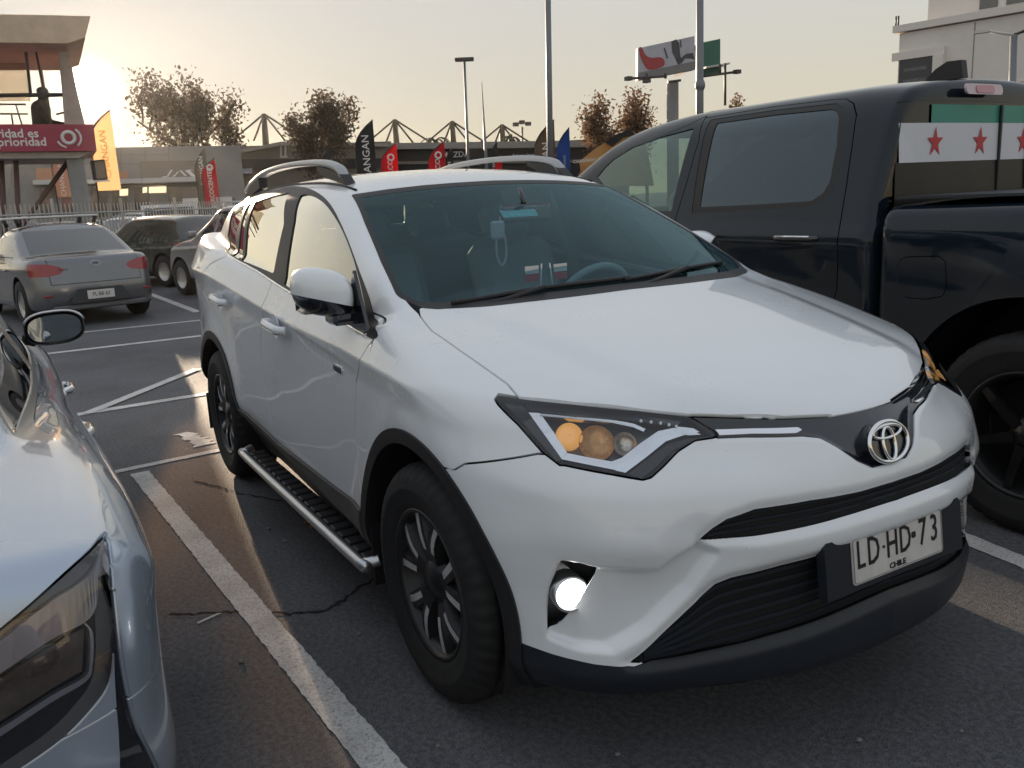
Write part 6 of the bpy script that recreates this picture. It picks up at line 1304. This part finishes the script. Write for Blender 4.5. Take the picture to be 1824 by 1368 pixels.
# ---------------------------------------------------------------- billboard
BB=Plane(1187,62.,-.35);BR=empty('billboard',tuple(BB.pos(BB.uv(1209,250)[0],0)));tag(BR,'two faced roadside billboard on a thick post, red curve on its white face','billboard')
loc(MB().tube([BB.pos(BB.uv(1209,250)[0],0,-1.2),BB.pos(BB.uv(1209,140)[0],BB.uv(1209,140)[1],-1.2)],.42,14).build('post',mat('post paint',(.22,.215,.21),.6),None),BR)
face=[(1136,86),(1237,64),(1238,121),(1136,142)];BWH=mat('poster white',(.45,.45,.50),.6,vary=.12,vscale=1.2)
loc(MB().prism(BB.poly(face),-.4,0,BB.fr()).build('poster_panel',BWH,None),BR)
loc(MB().prism(BB.poly([(1137,130),(1238,109),(1238,124),(1137,143)]),-.6,.12,BB.fr()).build('lower_apron',mat('apron grey',(.20,.195,.20),.6),None),BR)
loc(MB().prism(BB.poly(smooth_poly([(1138,86),(1143,85),(1150,98),(1160,103),(1174,102),(1182,106),(1183,116),(1172,122),(1155,124),(1147,115),(1141,102)],4)),0,.03,BB.fr()).build('red_shape',mat('poster red',(.38,.05,.06),.6),None),BR)
PDK=mat('poster dark',(.07,.07,.085),.7)
for pl in ([(1196,74),(1204,70),(1210,78),(1211,95),(1214,112),(1208,116),(1203,104),(1197,92)],[(1182,86),(1184,85),(1190,103),(1188,105)],[(1212,104),(1222,96),(1234,94),(1237,106),(1230,104),(1220,104),(1214,113)],[(1211,72),(1213,71),(1214,84),(1212,85)]): loc(MB().prism(BB.poly(pl),0,.03,BB.fr()).build('printed_figure',PDK,None),BR)
loc(MB().prism(BB.poly([(1238,80),(1243,79),(1243,121),(1238,123)]),-4.0,-.3,BB.fr()).build('side_frame',BRN,None),BR)
BB2=Plane(1268,65.,-.45)
loc(MB().prism(BB2.poly([(1250,76),(1283,69),(1283,130),(1250,136)]),-.4,0,BB2.fr()).build('green_panel',mat('poster green',(.04,.14,.10),.6,vary=.12,vscale=.8),None),BR);loc(MB().prism(BB2.poly([(1250,121),(1292,114),(1292,117),(1250,124)]),-.6,.7,BB2.fr()).build('catwalk',CAN,None),BR)
for p0,p1 in (((1113,143),(1180,139)),((1182,149),(1205,146)),((1238,140),(1304,131)),((1145,134),(1145,147)),((1178,134),(1178,143)),((1274,118),(1274,134)),((1283,116),(1283,190))):
    a_,b_=BB.uv(*p0),BB.uv(*p1);loc(MB().tube([BB.pos(*a_,.8),BB.pos(*b_,.8)],.09,6).build('lamp_bracket',TDK,None),BR)
for p in ((1113,143),(1304,131),(1145,147)): loc(MB().box(BB.pos(*BB.uv(*p),.8),(.4,.4,.25)).build('flood',TDK,None),BR)
# ---------------------------------------------------------------- beige building on the right
zc_=15.2;D0=solveD(1603,52,zc_);D1=solveD(1824,14,zc_);Q0=at_dist(1603,52,D0);Q1=at_dist(1824,14,D1);dv=(Q1-Q0);dv[2]=0;Lb=np.linalg.norm(dv);dv/=Lb;nv=np.array([dv[1],-dv[0],0]);nv=nv if nv@(CP-Q0)>0 else -nv
BG=empty('beige_building',(Q0[0],Q0[1],0));tag(BG,'large beige building with stepped roof and a dark panel sign','building');O3=np.array([Q0[0],Q0[1],0]);fr3=(O3,dv,np.array([0,0,1.]),nv);LB=Lb*2.2
BEI=mat('beige render',(.74,.69,.65),.85,vary=.06,vscale=.4);BE2=mat('beige trim',(.76,.70,.65),.8)
def bg(nm,p,h0,h1,m_): return loc(MB().prism(p,h0,h1,fr3).build(nm,m_,None),BG)
def uv3(px,py): p=on_plane(px,py,O3,nv)-O3;return (p@dv,p[2])
bg('wall',[(0,0),(LB,0),(LB,zc_-.4),(0,zc_-.4)],-30,0,BEI);bg('cornice',[(-.5,zc_-.3),(LB,zc_-.3),(LB,zc_+.3),(-.5,zc_+.3)],-30,.45,BE2)
bg('upper_storey',[(1.5,zc_+.4),(LB,zc_+.4),(LB,zc_+4.2),(1.5,zc_+4.2)],-26,-2.5,BEI)
for k in range(14):
    if k%3!=2: bg('roof_louvre',[(6+k*2.2,zc_+.9),(7.5+k*2.2,zc_+.9),(7.5+k*2.2,zc_+2.4),(6+k*2.2,zc_+2.4)],-2.5,-2.4,mat('louvre grey',(.17,.165,.155),.7))
for u_ in (6.5,13.,19.5,26.): bg('wall_joint',[(u_,1),(u_+.09,1),(u_+.09,zc_-.5),(u_,zc_-.5)],0,.02,mat('joint grey',(.27,.25,.235),.9))
for v_ in (9.2,5.6): bg('wall_ledge',[(4.,v_),(LB,v_),(LB,v_+.14),(4.,v_+.14)],0,.08,BE2)
pn=[uv3(1604,108),uv3(1666,98),uv3(1666,175),uv3(1604,175)];bg('dark_panel',[(pn[0][0],pn[0][1]),(pn[1][0],pn[0][1]),(pn[1][0],3.),(pn[0][0],3.)],.0,.25,mat('dark sign panel',(.055,.055,.065),.5));ptop=pn[0][1];pw=pn[1][0]
bg('panel_frame',[(-.5,ptop),(pw+.9,ptop),(pw+.9,ptop+.7),(-.5,ptop+.7)],0,.35,BE2);bg('panel_frame',[(pw,2.5),(pw+.9,2.5),(pw+.9,ptop),(pw,ptop)],0,.6,BE2)
for k in range(2): bg('sign_text_row',[(.6,ptop-1.1-k*1.0),(pw-.6,ptop-1.1-k*1.0),(pw-.6,ptop-.8-k*1.0),(.6,ptop-.8-k*1.0)],.25,.27,mat('dim sign text',(.12,.12,.13),.6,vary=.6,vscale=6))
for k in range(4): c_=(1.2+k*(pw-2.2)/3.2,ptop-3.2);bg('sign_disc',[(c_[0]+.28*math.cos(t),c_[1]+.28*math.sin(t)) for t in np.linspace(0,6.28,13)[:-1]],.25,.28,mat('sign disc',(.22,.20,.21),.6))
for p_ in ((1596,38),(1600,44)): a_=uv3(*p_);loc(MB().tube([O3+dv*a_[0]+np.array([0,0,zc_+.3]),O3+dv*a_[0]+np.array([0,0,zc_+1.2])],.08,5).build('roof_aerial',TDK,None),BG)
# ---------------------------------------------------------------- trees
def leafmat(n,c):
    if n in MATS: return MATS[n]
    m=trans(n,c,.35);return m
def tree(label,px,py_top,pxw,D,leafm,seed,nl=5200,leaf=.14,base_frac=.28,sparse=1.,name='tree',cat='tree'):
    rg=np.random.default_rng(seed);P=Plane(px,D);H_=P.uv(px,py_top)[1];Wd=abs(P.uv(px+pxw/2,300)[0]-P.uv(px-pxw/2,300)[0]);b=P.pos(P.uv(px,330)[0],0)
    r=empty(name,tuple(b));tag(r,label,cat);mb=MB();tips=[]
    def grow(p,d,Ln,rad,lv):
        n=5;pts=[p];dd_=d/np.linalg.norm(d)
        for k in range(n):
            dd_=dd_+rg.normal(0,.10,3)+np.array([0,0,.05]);dd_/=np.linalg.norm(dd_);pts.append(pts[-1]+dd_*Ln/n)
        mb.tube(pts,list(np.linspace(rad,rad*.45,n+1)),6 if lv<2 else 4,caps=False)
        if lv>=1: tips.extend(pts[2:])
        if lv<3:
            for k in range(5 if lv==0 else 4):
                t=.35+.65*(k+rg.random())/(5 if lv==0 else 4);t=min(t,1);i=min(int(t*n),n-1);q=pts[i]+(pts[i+1]-pts[i])*(t*n-i);az_=rg.random()*6.28;tl=rg.uniform(.45,.95)
                nd=np.array([math.cos(az_)*math.sin(tl)*Wd/H_*1.5,math.sin(az_)*math.sin(tl)*Wd/H_*1.5,math.cos(tl)]);nd=.45*dd_+nd;grow(q,nd,Ln*rg.uniform(.5,.72),rad*.5,lv+1)
    grow(np.zeros(3),np.array([rg.normal(0,.04),rg.normal(0,.04),1.]),H_*.50,H_*.018,0)
    T_=np.array(tips);zt=T_[:,2].max();T_=T_*[1,1,H_*.97/zt];hw_=np.percentile(np.hypot(T_[:,0],T_[:,1]),95);sc_=min(1.6,max(.6,Wd*.5/hw_))
    V=np.array(mb.v)*[sc_,sc_,H_*.97/zt];mb.v=[tuple(v) for v in V];T_=T_*[sc_,sc_,1];mb.build('trunk',mat('bark',(.06,.045,.035),.9),r)
    T_=T_[T_[:,2]>H_*base_frac];ci=rg.integers(0,len(T_),nl);c_=T_[ci]+rg.normal(0,1,(nl,3))*[H_*.028*sparse,H_*.028*sparse,H_*.026*sparse];c_[:,2]=np.minimum(c_[:,2],H_)
    a_=rg.normal(0,1,(nl,3));a_/=np.linalg.norm(a_,axis=1)[:,None];b_=np.cross(a_,rg.normal(0,1,(nl,3)));b_/=np.linalg.norm(b_,axis=1)[:,None];s_=leaf*rg.uniform(.6,1.3,nl)[:,None]
    VV=np.stack([c_-a_*s_,c_-b_*s_*.55,c_+a_*s_,c_+b_*s_*.55],1).reshape(-1,3);me=bpy.data.meshes.new('crown');me.vertices.add(nl*4);me.vertices.foreach_set('co',VV.astype(np.float32).ravel());me.loops.add(nl*4);me.loops.foreach_set('vertex_index',np.arange(nl*4,dtype=np.int32));me.polygons.add(nl);me.polygons.foreach_set('loop_start',np.arange(0,nl*4,4,dtype=np.int32));me.update(calc_edges=True)
    o=link('crown',me,leafm,r);o['kind']='stuff';return r
LB1=leafmat('brown autumn leaves',(.09,.065,.045));LB2=leafmat('rust autumn leaves',(.13,.075,.042))
tree('wide leafy plane tree behind the showroom roof nearest the low sun',368,113,185,64,LB1,3,6200,.14,.2,1.25)
tree('round leafy tree beside the tall black feather flag',596,153,140,60,LB1,8,6200,.14,.12,1.25)
tree('thin leafy tree beside the stayed roof mast',440,165,70,70,LB1,14,1500,.15,.3)
tree('rust brown poplar like tree next to the promotion tent',1062,160,95,62,LB2,21,3600,.13,.1,1.5)
tree('rust brown tree between the promotion tent and the billboard post',1152,158,90,66,LB2,27,3600,.13,.1,1.5)
tree('tiny distant treetop peeking over the pickup roof',1302,165,34,95,LB2,33,900,.18,.1)
# palm tops over the dealership
def palm(px,py,D,label,seed):
    rg=np.random.default_rng(seed);P=Plane(px,D);h=P.uv(px,py)[1];r=empty('palm_tree',tuple(P.pos(P.uv(px,py)[0],0)));tag(r,label,'palm');MB().tube([(0,0,0),(0,0,h)],[.28,.2],8).build('trunk',mat('bark',(.06,.045,.035),.9),r)
    for k in range(12):
        a=rg.random()*6.28;L=2.0*rg.uniform(.8,1.1);V=[];up=rg.uniform(.3,1.1)
        for t in np.linspace(0,1,6):
            c_=np.array([math.cos(a)*L*t,math.sin(a)*L*t,h+L*up*t-L*1.3*t*t]);w_=.16*math.sin(math.pi*min(1,t*.9+.08));sd=np.array([-math.sin(a),math.cos(a),0]);V+=[c_+sd*w_-np.array([0,0,.08]),c_,c_-sd*w_-np.array([0,0,.08])]
        MB().add(V,[f for i in range(5) for f in ((3*i,3*i+1,3*i+4,3*i+3),(3*i+1,3*i+2,3*i+5,3*i+4))]).build('frond',leafmat('palm green',(.05,.05,.03)),r)
palm(775,250,88,'drooping palm top over the roof between the red feather flags',2);palm(912,245,88,'drooping palm top over the dealership roof beside the lamp mast',5)
# ---------------------------------------------------------------- unseen cars and hall added behind the camera, for paint and glass to reflect
for i,(x_,y_,rz,c_,kd,lb) in enumerate([(9.5,-6.2,182,'k','suv','black suv added out of view across the aisle facing the white suv, by the long hall'),(9.8,-3.2,178,'w','hatch','white hatchback added out of view across the aisle from the white suv'),(9.6,1.2,181,'b','sedan','blue grey sedan added out of view across the aisle from the black pickup'),(9.7,4.2,179,'g','suv','grey suv added out of view across the aisle beside the blue grey sedan')]):
    simple_car('parked_car',lb,'car',x_,y_,R_(rz),LP[c_],kd,4.4,1.78,1.5 if kd!='suv' else 1.66,.06)
hb_=empty('unseen_hall',(42,0,0));tag(hb_,'long low hall added out of view across the aisle, with a dark window band','building')
MB().box((5,0,3.2),(10,90,6.4)).build('wall',GW,hb_);MB().box((-.06,0,2.2),(.12,84,2.2)).build('window_band',SHG,hb_);MB().box((-.4,0,6.5),(1.2,91,.5)).build('roof_edge',BRN,hb_)
# things inside the white suv
def wsp_(px,py,back): return cast(rav,px,py)+np.array([-back,0,0])
p=wsp_(905,400,.06);o=MB().tube([p+np.array([0,0,.03]),p+np.array([0,0,-.03])],.002,4).tube([p+np.array([0,.022*math.sin(t),-.09+.065*math.cos(t)]) for t in np.linspace(0,6.28,20)],.0045,6,caps=False).box(p+np.array([.0,-.012,-.02]),(.02,.06,.07),bev=.008).build('hanging_charm',mat('pale charm',(.42,.36,.40),.5));tag(o,'pale looped charm hanging inside the windscreen of the white suv','charm')
for i,(px,py,an) in enumerate([(975,492,.35),(1000,490,-.45)]):
    p=wsp_(px,py,.05);r=empty('small_flag',tuple(p-np.array([0,0,.05])));tag(r,'small red and white paper flag standing on the dashboard of the white suv','flag','paper flags on the dashboard')
    MB().tube([(0,0,-.02),(0,.03*an,.09)],.0025,5).build('stick',WTX,r);MB().box((0,-.03 if i==0 else .03,.045),(.002,.055,.026)).build('red_half',FRD,r);MB().box((0,-.03 if i==0 else .03,.072),(.002,.055,.026)).build('white_half',WTX,r)
# ---------------------------------------------------------------- thin evening haze over the whole lot
hz=MB().box((0,0,10.5),(2460,2460,23)).build('haze',None);hm=bpy.data.materials.new('evening haze');hm.use_nodes=True;t=hm.node_tree;t.nodes.clear();ho=t.nodes.new('ShaderNodeOutputMaterial');pv=t.nodes.new('ShaderNodeVolumePrincipled')
pv.inputs['Color'].default_value=(.95,.93,.90,1);pv.inputs['Density'].default_value=.00012;pv.inputs['Anisotropy'].default_value=.8;t.links.new(pv.outputs[0],ho.inputs['Volume']);hz.data.materials.append(hm);tag(hz,kind='stuff')
print('script',time.time()-T0)
